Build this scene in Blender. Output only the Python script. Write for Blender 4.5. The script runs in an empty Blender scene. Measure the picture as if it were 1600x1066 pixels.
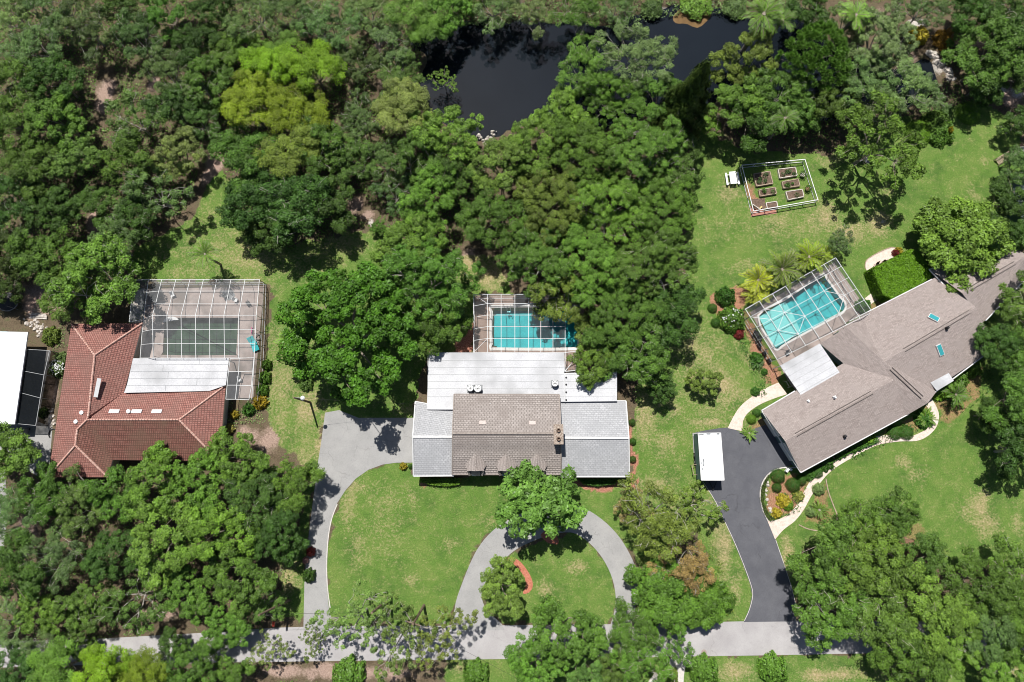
import bpy, bmesh, math, random
import numpy as np
from mathutils import Vector, Matrix, Euler
random.seed(7); RNG = np.random.default_rng(7)
C = bpy.context.scene.collection
SC = bpy.context.scene
# ------------------------------------------------------------------ camera
FPX = 1067.0; TILT = math.radians(10.0); CAMZ = 95.0
cam = bpy.data.cameras.new('camera'); cam.sensor_width = 36; cam.lens = 36*FPX/1600.0
cam.clip_end = 3000; cam.clip_start = 1
camo = bpy.data.objects.new('camera', cam); C.objects.link(camo)
camo.location = (0, 0, CAMZ); camo.rotation_euler = (TILT, 0, 0); SC.camera = camo
def P(px, py, z=0.0):
    dx = (px-800)/FPX; dy = -(py-533)/FPX; c = math.cos(TILT); s = math.sin(TILT)
    y = dy*c + s; zz = dy*s - c
    t = (z-CAMZ)/zz
    return Vector((dx*t, y*t, z))
def MPP(px, py, z=0.0):      # metres per photo pixel there
    return (P(px+1, py, z)-P(px, py, z)).length
# ------------------------------------------------------------------ light
SUN_EL = math.radians(64)
sh = P(496, 666) - P(485, 628.5)             # the lamp post's shadow
sun_vec = Vector((-sh.x, -sh.y, 0)).normalized()*math.cos(SUN_EL) + Vector((0, 0, math.sin(SUN_EL)))
sl = bpy.data.lights.new('sun', 'SUN'); sl.energy = 5.0; sl.angle = math.radians(0.5); sl.color = (1.0, 0.965, 0.9)
so = bpy.data.objects.new('sun', sl); C.objects.link(so); so.location = (0, 0, 60)
so.rotation_euler = sun_vec.to_track_quat('Z', 'Y').to_euler()
wd = bpy.data.worlds.new('World'); SC.world = wd; wd.use_nodes = True
wn = wd.node_tree; bg = wn.nodes['Background']
sky = wn.nodes.new('ShaderNodeTexSky'); sky.sky_type = 'NISHITA'; sky.sun_disc = False
sky.sun_elevation = SUN_EL; sky.sun_rotation = math.atan2(sun_vec.x, sun_vec.y)
wn.links.new(sky.outputs[0], bg.inputs[0]); bg.inputs[1].default_value = 0.05
SC.view_settings.view_transform = 'Standard'; SC.view_settings.look = 'None'
SC.view_settings.gamma = 1; SC.view_settings.exposure = 0.2
SC.render.engine = 'CYCLES'
SC.cycles.pixel_filter_type = 'BLACKMAN_HARRIS'; SC.cycles.filter_width = 1.0
SC.cycles.max_bounces = 6; SC.cycles.diffuse_bounces = 2; SC.cycles.glossy_bounces = 2
SC.cycles.transparent_max_bounces = 16; SC.cycles.transmission_bounces = 3
SC.cycles.caustics_reflective = False; SC.cycles.caustics_refractive = False
# ------------------------------------------------------------------ materials
class NT:
    def __init__(s, name):
        s.m = bpy.data.materials.new(name); s.m.use_nodes = True; s.t = s.m.node_tree
        s.b = s.t.nodes['Principled BSDF']; s.out = s.t.nodes['Material Output']
    def n(s, typ, **kw):
        nd = s.t.nodes.new(typ)
        for k, v in kw.items():
            if hasattr(nd, k): setattr(nd, k, v)
        return nd
    def l(s, a, b): s.t.links.new(a, b)
    def pos(s):
        return s.n('ShaderNodeNewGeometry').outputs['Position']
    def noise(s, vec, scale, detail=4, rough=0.55, dist=0.0):
        n = s.n('ShaderNodeTexNoise'); n.inputs['Scale'].default_value = scale; n.inputs['Detail'].default_value = detail
        n.inputs['Roughness'].default_value = rough; n.inputs['Distortion'].default_value = dist
        s.l(vec, n.inputs['Vector']); return n.outputs['Fac']
    def ramp(s, fac, stops):
        r = s.n('ShaderNodeValToRGB'); s.l(fac, r.inputs[0]); e = r.color_ramp.elements
        while len(e) < len(stops): e.new(0.5)
        for i, (p, c) in enumerate(stops):
            e[i].position = p; e[i].color = (c[0], c[1], c[2], 1) if hasattr(c, '__len__') else (c, c, c, 1)
        return r.outputs[0]
    def mix(s, fac, a, b, typ='MIX'):
        m = s.n('ShaderNodeMix'); m.data_type = 'RGBA'; m.blend_type = typ
        for inp, v in ((m.inputs[0], fac), (m.inputs[6], a), (m.inputs[7], b)):
            if hasattr(v, 'is_linked') or isinstance(v, bpy.types.NodeSocket): s.l(v, inp)
            elif isinstance(v, (int, float)) and inp == m.inputs[0]: inp.default_value = v
            elif isinstance(v, (int, float)): inp.default_value = (v, v, v, 1)
            else: inp.default_value = (v[0], v[1], v[2], 1)
        return m.outputs[2]
    def math(s, op, a, b=0.0):
        m = s.n('ShaderNodeMath'); m.operation = op
        for i, v in enumerate((a, b)):
            if isinstance(v, bpy.types.NodeSocket): s.l(v, m.inputs[i])
            else: m.inputs[i].default_value = v
        return m.outputs[0]
    def bump(s, h, dist=0.02, st=0.6):
        b = s.n('ShaderNodeBump'); b.inputs['Distance'].default_value = dist; b.inputs['Strength'].default_value = st
        s.l(h, b.inputs['Height']); s.l(b.outputs[0], s.b.inputs['Normal'])
    def base(s, col, rough=0.8, spec=0.3):
        if isinstance(col, bpy.types.NodeSocket): s.l(col, s.b.inputs['Base Color'])
        else: s.b.inputs['Base Color'].default_value = (*col, 1)
        s.b.inputs['Roughness'].default_value = rough; s.b.inputs['Specular IOR Level'].default_value = spec
        return s.m
def pm(name, c1, c2, scale=1.5, rough=0.8, bump=0.02, fine=12.0, c3=None, spec=0.3, metal=0.0):
    """two-scale mottled surface"""
    t = NT(name); p = t.pos()
    a = t.ramp(t.noise(p, scale, 5), [(0.35, c1), (0.65, c2)])
    f = t.ramp(t.noise(p, fine, 3), [(0.3, 0.86), (0.7, 1.1)])
    col = t.mix(1.0, a, f, 'MULTIPLY')
    if c3:
        col = t.mix(t.ramp(t.noise(p, scale*0.35, 3), [(0.5, 0.0), (0.68, 1.0)]), col, c3)
    t.base(col, rough, spec); t.b.inputs['Metallic'].default_value = metal
    if bump: t.bump(t.noise(p, fine, 3), bump, 0.5)
    return t.m
def brick_mat(name, ca, cb, cm, w, h, mortar=0.02, offset=0.5, stain=None, rough=0.85, bump=0.03, stainscale=0.5):
    t = NT(name); uv = t.n('ShaderNodeUVMap').outputs[0]; p = t.pos()
    b = t.n('ShaderNodeTexBrick'); t.l(uv, b.inputs['Vector'])
    b.inputs['Scale'].default_value = 1; b.inputs['Brick Width'].default_value = w; b.inputs['Row Height'].default_value = h
    b.inputs['Mortar Size'].default_value = mortar; b.inputs['Mortar Smooth'].default_value = 0.3; b.offset = offset
    b.inputs['Color1'].default_value = (*ca, 1); b.inputs['Color2'].default_value = (*cb, 1); b.inputs['Mortar'].default_value = (*cm, 1)
    col = t.mix(1.0, b.outputs[0], t.ramp(t.noise(p, 7, 4), [(0.3, 0.8), (0.7, 1.15)]), 'MULTIPLY')
    if stain:
        col = t.mix(t.ramp(t.noise(p, stainscale, 5, 0.65), [(0.42, 0.0), (0.7, 0.85)]), col, stain)
    t.base(col, rough, 0.2)
    t.bump(t.math('SUBTRACT', 1.0, b.outputs['Fac']), bump, 0.8)
    return t.m
def paving(name, c1, c2, crack, streak=.0):
    t = NT(name); p = t.pos()
    col = t.ramp(t.noise(p, .45, 5), [(.35, c1), (.65, c2)])
    # hairline cracks, two sizes, faded in and out by noise
    nv = t.n('ShaderNodeTexNoise'); nv.inputs['Scale'].default_value = .8; t.l(p, nv.inputs['Vector'])
    w = t.n('ShaderNodeVectorMath'); w.operation = 'MULTIPLY_ADD'; t.l(nv.outputs['Color'], w.inputs[0]); w.inputs[1].default_value = (1.6, 1.6, 0); t.l(p, w.inputs[2])
    v = t.n('ShaderNodeTexVoronoi'); v.feature = 'DISTANCE_TO_EDGE'; v.inputs['Scale'].default_value = .28; t.l(w.outputs[0], v.inputs['Vector'])
    cr = t.ramp(v.outputs['Distance'], [(.0, 1.0), (.012, 0.0)])
    cr = t.math('MULTIPLY', cr, t.ramp(t.noise(p, .3, 2), [(.45, 0.0), (.6, .5)]))
    col = t.mix(cr, col, crack)
    # stains and worn pale patches
    col = t.mix(t.ramp(t.noise(p, 1.7, 6, .75), [(.56, 0.0), (.72, .45)]), col, tuple(x*.72 for x in c1))
    col = t.mix(t.ramp(t.noise(p, .16, 4, .6), [(.55, 0.0), (.7, .4)]), col, tuple(min(.8, x*1.18) for x in c2))
    col = t.mix(1.0, col, t.ramp(t.noise(p, 16, 3, .8), [(.3, .82), (.7, 1.18)]), 'MULTIPLY')
    t.base(col, .92, .2); t.bump(t.noise(p, 26, 3), .008, .5); return t.m
M = {}
M['white'] = pm('white_paint', (.72, .73, .74), (.80, .81, .82), .8, .45, 0)
M['frame'] = pm('white_aluminium', (.60, .61, .62), (.68, .69, .70), .8, .4, 0)
M['bronze'] = pm('dark_aluminium', (.05, .05, .05), (.08, .08, .08), 1, .5, 0)
M['flatroof'] = pm('white_roof_panels', (.50, .505, .53), (.58, .585, .61), .5, .6, .004, 6, (.37, .375, .39))
M['carport'] = pm('bright_white_metal', (.83, .87, .9), (.88, .9, .92), .3, .4, 0)
M['seam'] = pm('panel_seam', (.30, .31, .33), (.42, .43, .45), 3, .6, 0)
M['concrete'] = paving('pale_concrete', (.30, .297, .295), (.345, .34, .336), (.17, .165, .16))
M['street'] = paving('worn_asphalt', (.345, .33, .335), (.40, .385, .388), (.22, .21, .2))
M['blacktop'] = paving('sealed_blacktop', (.095, .097, .112), (.118, .12, .135), (.05, .05, .055))
M['kerb'] = pm('kerb_stone', (.50, .47, .44), (.62, .58, .55), 1.5, .9, .01)
M['paver_cream'] = pm('cream_pavers', (.60, .48, .41), (.72, .60, .53), 3.5, .9, .008, 14, (.66, .58, .53))
M['deck_pink'] = pm('pink_concrete_deck', (.36, .29, .265), (.46, .385, .355), .8, .9, .005, 16, (.22, .185, .165))
M['deck_brown'] = pm('tan_paver_deck', (.30, .215, .175), (.36, .27, .23), 1.5, .9, .005, 16)
M['coping'] = pm('pool_coping', (.68, .66, .64), (.76, .75, .73), 3, .7, 0)
M['plaster'] = pm('pool_plaster_turquoise', (.10, .50, .52), (.13, .56, .58), 1.2, .7, 0)
M['plaster_pale'] = pm('pool_plaster_pale', (.55, .80, .76), (.62, .84, .80), 1.2, .7, 0)
M['algae'] = pm('algae_green_plaster', (.055, .085, .055), (.09, .12, .08), .8, .8, 0, 4, (.12, .13, .08))
M['stucco'] = pm('cream_stucco', (.60, .56, .50), (.68, .64, .58), 1, .9, .004)
M['stucco_dark'] = pm('teal_grey_siding', (.10, .17, .18), (.13, .20, .21), 1, .8, .004)
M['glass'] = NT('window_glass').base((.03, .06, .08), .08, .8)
M['teal_glass'] = NT('skylight_glass').base((.04, .30, .33), .15, .6)
M['chimney'] = pm('chimney_brick', (.20, .14, .11), (.46, .40, .34), 5, .9, .02, 15)
M['ridge'] = pm('ridge_mortar', (.50, .27, .22), (.62, .42, .36), 2, .9, .02)
M['trim'] = pm('roof_trim', (.62, .62, .63), (.7, .7, .7), 1, .5, 0)
M['timber'] = pm('weathered_timber', (.30, .22, .16), (.42, .34, .26), 3, .9, .01)
M['polewood'] = pm('pole_timber', (.16, .11, .08), (.24, .18, .13), 3, .9, .01)
M['soil'] = pm('planting_soil', (.10, .07, .05), (.19, .13, .10), 4, .95, .03)
M['mulch'] = pm('red_mulch', (.38, .125, .075), (.52, .21, .14), 5, .95, .04, 20)
M['brickred'] = pm('terracotta_bricks', (.42, .18, .13), (.55, .28, .22), 5, .9, .02, 18)
M['rock'] = pm('pale_rock', (.42, .38, .34), (.66, .6, .55), 3, .9, .03)
M['black'] = pm('black_plastic', (.02, .02, .022), (.035, .035, .04), 2, .5, 0)
M['blue'] = pm('blue_plastic', (.02, .05, .40), (.03, .07, .5), 2, .4, 0)
M['greyplastic'] = pm('grey_plastic', (.18, .19, .2), (.26, .27, .28), 2, .5, 0)
M['steel'] = pm('galvanised_steel', (.45, .46, .47), (.58, .59, .6), 4, .4, 0, metal=.6)
M['turq'] = pm('turquoise_fabric', (.03, .48, .52), (.05, .58, .62), 2, .8, 0)
M['pink'] = pm('pink_fabric', (.6, .05, .25), (.7, .1, .32), 2, .8, 0)
M['red'] = pm('red_paint', (.55, .07, .05), (.65, .12, .08), 2, .5, 0)
M['tyre'] = pm('black_rubber', (.015, .015, .015), (.03, .03, .03), 2, .8, 0)
M['wire'] = NT('cable_black').base((.03, .03, .03), .6)
M['bark'] = pm('grey_bark', (.20, .165, .13), (.34, .30, .25), 3, .9, .02)
M['bark_pale'] = pm('pale_bark', (.30, .275, .245), (.47, .44, .39), 3, .9, .02)
M['bark_dark'] = pm('dark_bark', (.07, .05, .035), (.12, .09, .065), 3, .9, .02)
M['shingle_grey'] = brick_mat('pale_grey_shingle', (.39, .395, .415), (.47, .475, .495), (.28, .285, .30), .45, .28, .018, .5, (.35, .355, .37), .9, .02)
M['shingle_taupe'] = brick_mat('taupe_shingle', (.35, .31, .29), (.43, .385, .365), (.17, .15, .14), .42, .27, .03, .5, (.26, .225, .21), .9, .03)
M['shingle_brown'] = brick_mat('brown_grey_shingle', (.285, .24, .225), (.385, .33, .31), (.215, .18, .17), .45, .16, .012, .37, (.32, .275, .26), .95, .015, .6)
M['tile_red'] = brick_mat('red_concrete_tile', (.31, .135, .112), (.39, .195, .165), (.14, .065, .056), .25, .34, .035, 0.0, (.22, .125, .105), .85, .05, .35)
M['tile_brown'] = brick_mat('dark_red_tile', (.19, .082, .064), (.25, .12, .096), (.085, .04, .034), .25, .34, .035, 0.0, (.15, .092, .066), .85, .05, .45)  # same tile pattern as the red, colours darker and browner
def water_mat(name, tint, rip=0.02, rough=0.03):
    t = NT(name); t.t.nodes.remove(t.b)
    tr = t.n('ShaderNodeBsdfTransparent'); tr.inputs[0].default_value = (*tint, 1)
    gl = t.n('ShaderNodeBsdfGlossy'); gl.inputs['Roughness'].default_value = rough
    fr = t.n('ShaderNodeFresnel'); fr.inputs[0].default_value = 1.33
    b = t.n('ShaderNodeBump'); b.inputs['Distance'].default_value = rip; b.inputs['Strength'].default_value = .5
    t.l(t.noise(t.pos(), 2.5, 3), b.inputs['Height']); t.l(b.outputs[0], gl.inputs['Normal']); t.l(b.outputs[0], fr.inputs['Normal'])
    mx = t.n('ShaderNodeMixShader'); t.l(fr.outputs[0], mx.inputs[0]); t.l(tr.outputs[0], mx.inputs[1]); t.l(gl.outputs[0], mx.inputs[2])
    t.l(mx.outputs[0], t.out.inputs[0]); return t.m
M['poolwater'] = water_mat('pool_water', (.62, .93, .95))
def pond_mat():
    t = NT('pond_water'); p = t.pos()
    c = t.ramp(t.noise(p, .06, 3), [(.3, (.007, .010, .014)), (.7, (.012, .016, .022))])
    t.base(c, .03, .5); return t.m
M['pond'] = pond_mat()
def screen_mat(name, col, fac):
    t = NT(name); t.t.nodes.remove(t.b)
    tr = t.n('ShaderNodeBsdfTransparent'); df = t.n('ShaderNodeBsdfDiffuse'); df.inputs[0].default_value = (*col, 1)
    mx = t.n('ShaderNodeMixShader')
    f = t.ramp(t.noise(t.pos(), 1.2, 3), [(.3, fac*.8), (.7, fac*1.2)])
    t.l(f, mx.inputs[0]); t.l(tr.outputs[0], mx.inputs[1]); t.l(df.outputs[0], mx.inputs[2]); t.l(mx.outputs[0], t.out.inputs[0]); return t.m
M['screen'] = screen_mat('insect_screen', (.16, .165, .17), .20)
M['screen_dirty'] = screen_mat('dirty_insect_screen', (.30, .31, .32), .24)
M['screen_black'] = screen_mat('black_insect_screen', (.012, .014, .016), .72)
def leaf_mat(name, transl=0.12, rough=.48, spec=.28, contrast=1.0):
    t = NT(name)
    oi = t.n('ShaderNodeObjectInfo'); at = t.n('ShaderNodeAttribute'); at.attribute_name = 'tint'
    v = at.outputs['Fac']
    k = t.ramp(v, [(0.0, .42), (.5, 1.0), (1.0, 1.0)])
    col = t.mix(1.0, oi.outputs['Color'], k, 'MULTIPLY')
    warm = t.mix(1.0, oi.outputs['Color'], (1.75, 1.75, 1.35), 'MULTIPLY')
    col = t.mix(t.ramp(v, [(.5, 0.0), (1.0, .8)]), col, warm)
    rnd = t.ramp(oi.outputs['Random'], [(0.0, .84), (1.0, 1.14)])
    col = t.mix(1.0, col, rnd, 'MULTIPLY')
    t.base(col, rough, spec)
    tl = t.n('ShaderNodeBsdfTranslucent'); t.l(col, tl.inputs[0])
    mx = t.n('ShaderNodeMixShader'); mx.inputs[0].default_value = transl
    t.l(t.b.outputs[0], mx.inputs[1]); t.l(tl.outputs[0], mx.inputs[2]); t.l(mx.outputs[0], t.out.inputs[0])
    return t.m
M['leaf'] = leaf_mat('foliage'); M['leaf_gloss'] = leaf_mat('glossy_foliage', .18, .45, .3)
# ------------------------------------------------------------------ mesh builder
class MB:
    def __init__(s): s.v = []; s.f = []; s.uv = []; s.mi = []
    def face(s, pts, uv=None, mi=0):
        i = len(s.v); s.v += [tuple(p) for p in pts]; s.f.append(tuple(range(i, i+len(pts))))
        s.uv.append(uv if uv else [(p[0], p[1]) for p in pts]); s.mi.append(mi)
    def rface(s, pts, e0, e1, mi=0):
        """roof face: uv in metres, u along the eave e0->e1"""
        pts = [Vector(p) for p in pts]; e0 = Vector(e0); u = (Vector(e1)-e0).normalized()
        n = Vector((0, 0, 0))
        for i in range(1, len(pts)-1): n += (pts[i]-pts[0]).cross(pts[i+1]-pts[0])
        if n.z < 0: pts = pts[::-1]; n = -n
        n.normalize(); w = n.cross(u)
        s.face(pts, [((p-e0).dot(u), (p-e0).dot(w)) for p in pts], mi)
    def prism(s, poly, z0, z1, bottom=False):
        poly = [Vector((p[0], p[1], 0)) for p in poly]
        a = sum(poly[i].x*poly[(i+1) % len(poly)].y-poly[(i+1) % len(poly)].x*poly[i].y for i in range(len(poly)))
        if a < 0: poly = poly[::-1]
        s.face([(p.x, p.y, z1) for p in poly])
        if bottom: s.face([(p.x, p.y, z0) for p in poly[::-1]])
        n = len(poly)
        for i in range(n):
            p, q = poly[i], poly[(i+1) % n]
            s.face([(p.x, p.y, z0), (q.x, q.y, z0), (q.x, q.y, z1), (p.x, p.y, z1)])
    def box(s, c, size, rz=0.0, tilt=None):
        m = Matrix.Rotation(rz, 4, 'Z')
        if tilt is not None: m = m @ tilt
        c = Vector(c); hx, hy, hz = size[0]/2, size[1]/2, size[2]/2
        k = [c+(m @ Vector((x*hx, y*hy, z*hz))) for x, y, z in ((-1,-1,-1),(1,-1,-1),(1,1,-1),(-1,1,-1),(-1,-1,1),(1,-1,1),(1,1,1),(-1,1,1))]
        for f in ((3,2,1,0),(4,5,6,7),(0,1,5,4),(1,2,6,5),(2,3,7,6),(3,0,4,7)): s.face([k[i] for i in f])
    def bar(s, p, q, w, h=None):
        h = h or w; p = Vector(p); q = Vector(q); d = q-p
        if d.length < 1e-4: return
        d.normalize(); up = Vector((0, 0, 1))
        if abs(d.z) > .95: up = Vector((0, 1, 0))
        a = d.cross(up).normalized()*w/2; b = a.cross(d).normalized()*h/2
        k = [p-a-b, p+a-b, p+a+b, p-a+b, q-a-b, q+a-b, q+a+b, q-a+b]
        for f in ((0,1,2,3),(7,6,5,4),(4,5,1,0),(5,6,2,1),(6,7,3,2),(7,4,0,3)): s.face([k[i] for i in f])
    def tube(s, pts, rs, n=6, cap=True):
        pts = [Vector(p) for p in pts]
        if not hasattr(rs, '__len__'): rs = [rs]*len(pts)
        rings = []
        for i, p in enumerate(pts):
            d = (pts[min(i+1, len(pts)-1)]-pts[max(i-1, 0)]).normalized()
            up = Vector((0, 0, 1)) if abs(d.z) < .9 else Vector((1, 0, 0))
            a = d.cross(up).normalized(); b = a.cross(d)
            rings.append([p+(a*math.cos(t)+b*math.sin(t))*rs[i] for t in [2*math.pi*j/n for j in range(n)]])
        for i in range(len(rings)-1):
            for j in range(n):
                s.face([rings[i][j], rings[i][(j+1) % n], rings[i+1][(j+1) % n], rings[i+1][j]])
        if cap: s.face(rings[-1]); s.face(rings[0][::-1])
    def lathe(s, c, prof, n=16):
        c = Vector(c)
        for i in range(len(prof)-1):
            (r0, z0), (r1, z1) = prof[i], prof[i+1]
            for j in range(n):
                t0, t1 = 2*math.pi*j/n, 2*math.pi*(j+1)/n
                q = [c+Vector((r0*math.cos(t0), r0*math.sin(t0), z0)), c+Vector((r0*math.cos(t1), r0*math.sin(t1), z0)),
                     c+Vector((r1*math.cos(t1), r1*math.sin(t1), z1)), c+Vector((r1*math.cos(t0), r1*math.sin(t0), z1))]
                if r0 < 1e-5: q = [q[0], q[2], q[3]]
                elif r1 < 1e-5: q = [q[0], q[1], q[2]]
                s.face(q)
    def build(s, name, mat, parent=None, origin=None, smooth=False):
        o0 = Vector(origin) if origin is not None else (parent_origin(parent) if parent else Vector((0, 0, 0)))
        me = bpy.data.meshes.new(name); me.from_pydata([(a-o0.x, b-o0.y, c-o0.z) for a, b, c in s.v], [], s.f)
        uvl = me.uv_layers.new(name='UVMap')
        flat = [x for u in s.uv for p in u for x in p]; uvl.data.foreach_set('uv', flat)
        for m in (mat if isinstance(mat, (list, tuple)) else [mat]): me.materials.append(m)
        if any(s.mi): me.polygons.foreach_set('material_index', s.mi)
        if smooth:
            bm = bmesh.new(); bm.from_mesh(me); bmesh.ops.remove_doubles(bm, verts=bm.verts, dist=1e-4); bm.to_mesh(me); bm.free()
            me.polygons.foreach_set('use_smooth', [True]*len(me.polygons))
        me.update()
        o = bpy.data.objects.new(name, me); C.objects.link(o)
        if parent: o.parent = parent; ORG[o.name] = parent_origin(parent)
        else: o.location = o0; ORG[o.name] = o0
        return o
ORG = {}
def parent_origin(p): return ORG.get(p.name, Vector(p.location))
def tag(o, label=None, cat=None, group=None, kind=None):
    if label: o['label'] = label
    if cat: o['category'] = cat
    if group: o['group'] = group
    if kind: o['kind'] = kind
    return o
def thing(name, loc, label, cat, group=None, rz=0.0):
    o = bpy.data.objects.new(name, None); C.objects.link(o); o.location = loc; o.rotation_euler = (0, 0, rz)
    o.empty_display_size = .5; ORG[o.name] = Vector(loc); return tag(o, label, cat, group)
def struct(name, mb, mat, **k):
    o = mb.build(name, mat, **k); o['kind'] = 'structure'; return o
def kids(o): return [c for c in ALL_CH.get(o.name, [])] if False else [c for c in o.children]
def dup(root, loc, rz=0.0, label=None, cat=None, group=None, scale=None, color=None):
    r = root.copy(); C.objects.link(r); r.location = loc; r.rotation_euler = (0, 0, rz)
    if scale: r.scale = scale
    if label: r['label'] = label
    if cat: r['category'] = cat
    if group: r['group'] = group
    if color: r.color = color
    for ch in list(root.children):
        c = ch.copy(); C.objects.link(c); c.parent = r
        if color and 'leaf' in ch.get('tintable', ''): c.color = color
        for g in list(ch.children):
            d = g.copy(); C.objects.link(d); d.parent = c
    return r
def pp(L, z=0.0): return [P(x, y, z) for x, y in L]
def smooth_poly(L, n=4, closed=True):
    """Catmull-Rom through pixel points"""
    out = []; N = len(L)
    for i in range(N if closed else N-1):
        g = (lambda k: L[k % N]) if closed else (lambda k: L[max(0, min(N-1, k))])
        p0, p1, p2, p3 = g(i-1), g(i), g(i+1), g(i+2)
        for j in range(n):
            t = j/n
            out.append(tuple(.5*((2*p1[a])+(-p0[a]+p2[a])*t+(2*p0[a]-5*p1[a]+4*p2[a]-p3[a])*t*t+(-p0[a]+3*p1[a]-3*p2[a]+p3[a])*t**3) for a in (0, 1)))
    if not closed: out.append(tuple(L[-1]))
    return out
# ------------------------------------------------------------------ ground
def vnoise(x, y, s, seed):
    """cheap value noise, numpy"""
    x = x/s; y = y/s; xi = np.floor(x).astype(int); yi = np.floor(y).astype(int); fx = x-xi; fy = y-yi
    fx = fx*fx*(3-2*fx); fy = fy*fy*(3-2*fy)
    def h(a, b):
        k = (a*374761393+b*668265263+seed*1442695) & 0x7fffffff
        k = ((k ^ (k >> 13))*1274126177) & 0x7fffffff
        return ((k ^ (k >> 16)) & 0xffff)/65535.0
    return (h(xi, yi)*(1-fx)+h(xi+1, yi)*fx)*(1-fy)+(h(xi, yi+1)*(1-fx)+h(xi+1, yi+1)*fx)*fy
def inpoly(X, Y, poly):
    r = np.zeros(X.shape, bool); n = len(poly)
    for i in range(n):
        x0, y0 = poly[i][0], poly[i][1]; x1, y1 = poly[(i+1) % n][0], poly[(i+1) % n][1]
        if y0 == y1: continue
        c = ((y0 > Y) != (y1 > Y)) & (X < (x1-x0)*(Y-y0)/(y1-y0)+x0)
        r ^= c
    return r
POND = [(640,60),(672,85),(662,130),(668,165),(700,190),(745,212),(775,205),(800,195),(850,190),(900,215),(960,190),(1040,170),(1090,175),(1120,150),(1150,130),(1200,150),(1260,180),(1330,180),(1390,165),(1450,150),(1462,112),(1445,95),(1400,110),(1330,95),(1290,60),(1265,30),(1215,22),(1170,28),(1120,15),(1070,8),(1020,18),(985,30),(940,45),(900,30),(860,38),(800,35),(740,35),(690,40)]
LAWNS = [
 [(322,300),(345,262),(365,300),(385,360),(430,390),(545,365),(585,360),(650,380),(700,400),(770,400),(800,450),(800,460),(745,460),(742,552),(665,560),(650,628),(648,655),(503,655),(498,720),(483,822),(474,975),(440,960),(440,880),(470,820),(480,740),(440,690),(410,640),(425,440),(300,438),(210,437),(195,415),(210,385),(270,360),(300,340)],
 [(645,720),(600,724),(560,742),(530,780),(512,850),(508,975),(700,978),(735,880),(760,836),(800,805),(890,788),(985,770),(985,745),(645,745)],
 [(783,974),(763,957),(751,926),(765,900),(791,871),(827,850),(892,832),(913,842),(937,868),(952,892),(961,920),(962,940),(952,975)],
 [(1088,170),(1105,210),(1180,240),(1300,240),(1380,180),(1430,185),(1512,158),(1545,165),(1570,185),(1600,230),(1600,560),(1640,600),(1640,900),(1560,880),(1480,885),(1420,840),(1300,850),(1245,860),(1243,975),(1130,975),(1080,800),(1000,780),(985,745),(1000,560),(1070,440),(1075,300)],
 [(890,790),(930,760),(985,745),(1080,760),(1110,800),(1010,900),(985,860),(950,815)],
 [(700,1032),(800,1029),(1080,1026),(1600,1020),(1600,1090),(1100,1110),(680,1110)],
]
# dry, tan or worn places: x, y, rx, ry, amount
DRY = [(380,400,170,60,.48),(440,600,80,140,.46),(1100,600,110,160,.33),(1200,350,150,40,.3),(1060,790,90,80,.3),(400,440,60,30,.35),(440,560,25,70,.45),(480,640,30,45,.7),(440,630,40,35,.35),(505,680,18,60,.8),(470,720,30,60,.7),(450,900,25,50,.8),(540,380,60,25,.55),(770,430,45,40,.85),(735,400,40,40,.8),(640,640,35,15,.5),(330,330,30,40,.3),
 (560,760,40,18,.5),(545,800,18,60,.5),(600,780,45,30,.3),(645,775,12,22,.4),(760,815,25,12,.4),(640,905,20,12,.4),(560,850,25,45,.3),(700,850,25,12,.3),(740,880,10,30,.35),(600,830,60,60,.25),(850,920,20,22,.55),(905,885,22,14,.65),(800,955,18,8,.5),
 (1140,300,30,30,.5),(1210,345,50,15,.5),(1290,340,45,30,.7),(1330,360,50,25,.8),(1370,350,40,30,.7),(1240,410,40,14,.6),(1140,350,35,14,.35),(1160,420,45,20,.35),(1080,530,25,40,.7),(1100,550,20,25,.6),(1130,600,30,35,.75),(1150,615,30,20,.5),(1100,660,40,12,.8),(1115,660,18,10,.9),(1080,590,20,20,.7),(1170,560,20,20,.4),(1010,650,25,80,.55),(1040,690,30,30,.5),(1060,640,20,20,.6),(1020,760,60,25,.5),(1130,850,18,60,.75),(1150,920,15,40,.55),(1230,880,14,60,.95),(1300,250,30,20,.4),(1380,300,30,15,.35),(1520,300,15,20,.5),(1535,250,14,14,.6),
 (1410,720,20,15,.6),(1535,800,28,45,.85),(1510,800,25,20,.5),(1435,740,20,15,.35),(1400,790,20,10,.3),(1590,820,12,30,.5),(1590,620,40,20,.3),(1380,340,15,10,.9),(1340,370,30,12,.6),
 (720,1045,30,15,.5),(1150,1050,40,18,.8),(1300,1055,60,12,.9),(1420,1050,70,16,.9),(1580,1045,60,20,.8),(1020,1040,40,14,.9),(960,1040,60,12,.9)]
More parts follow.
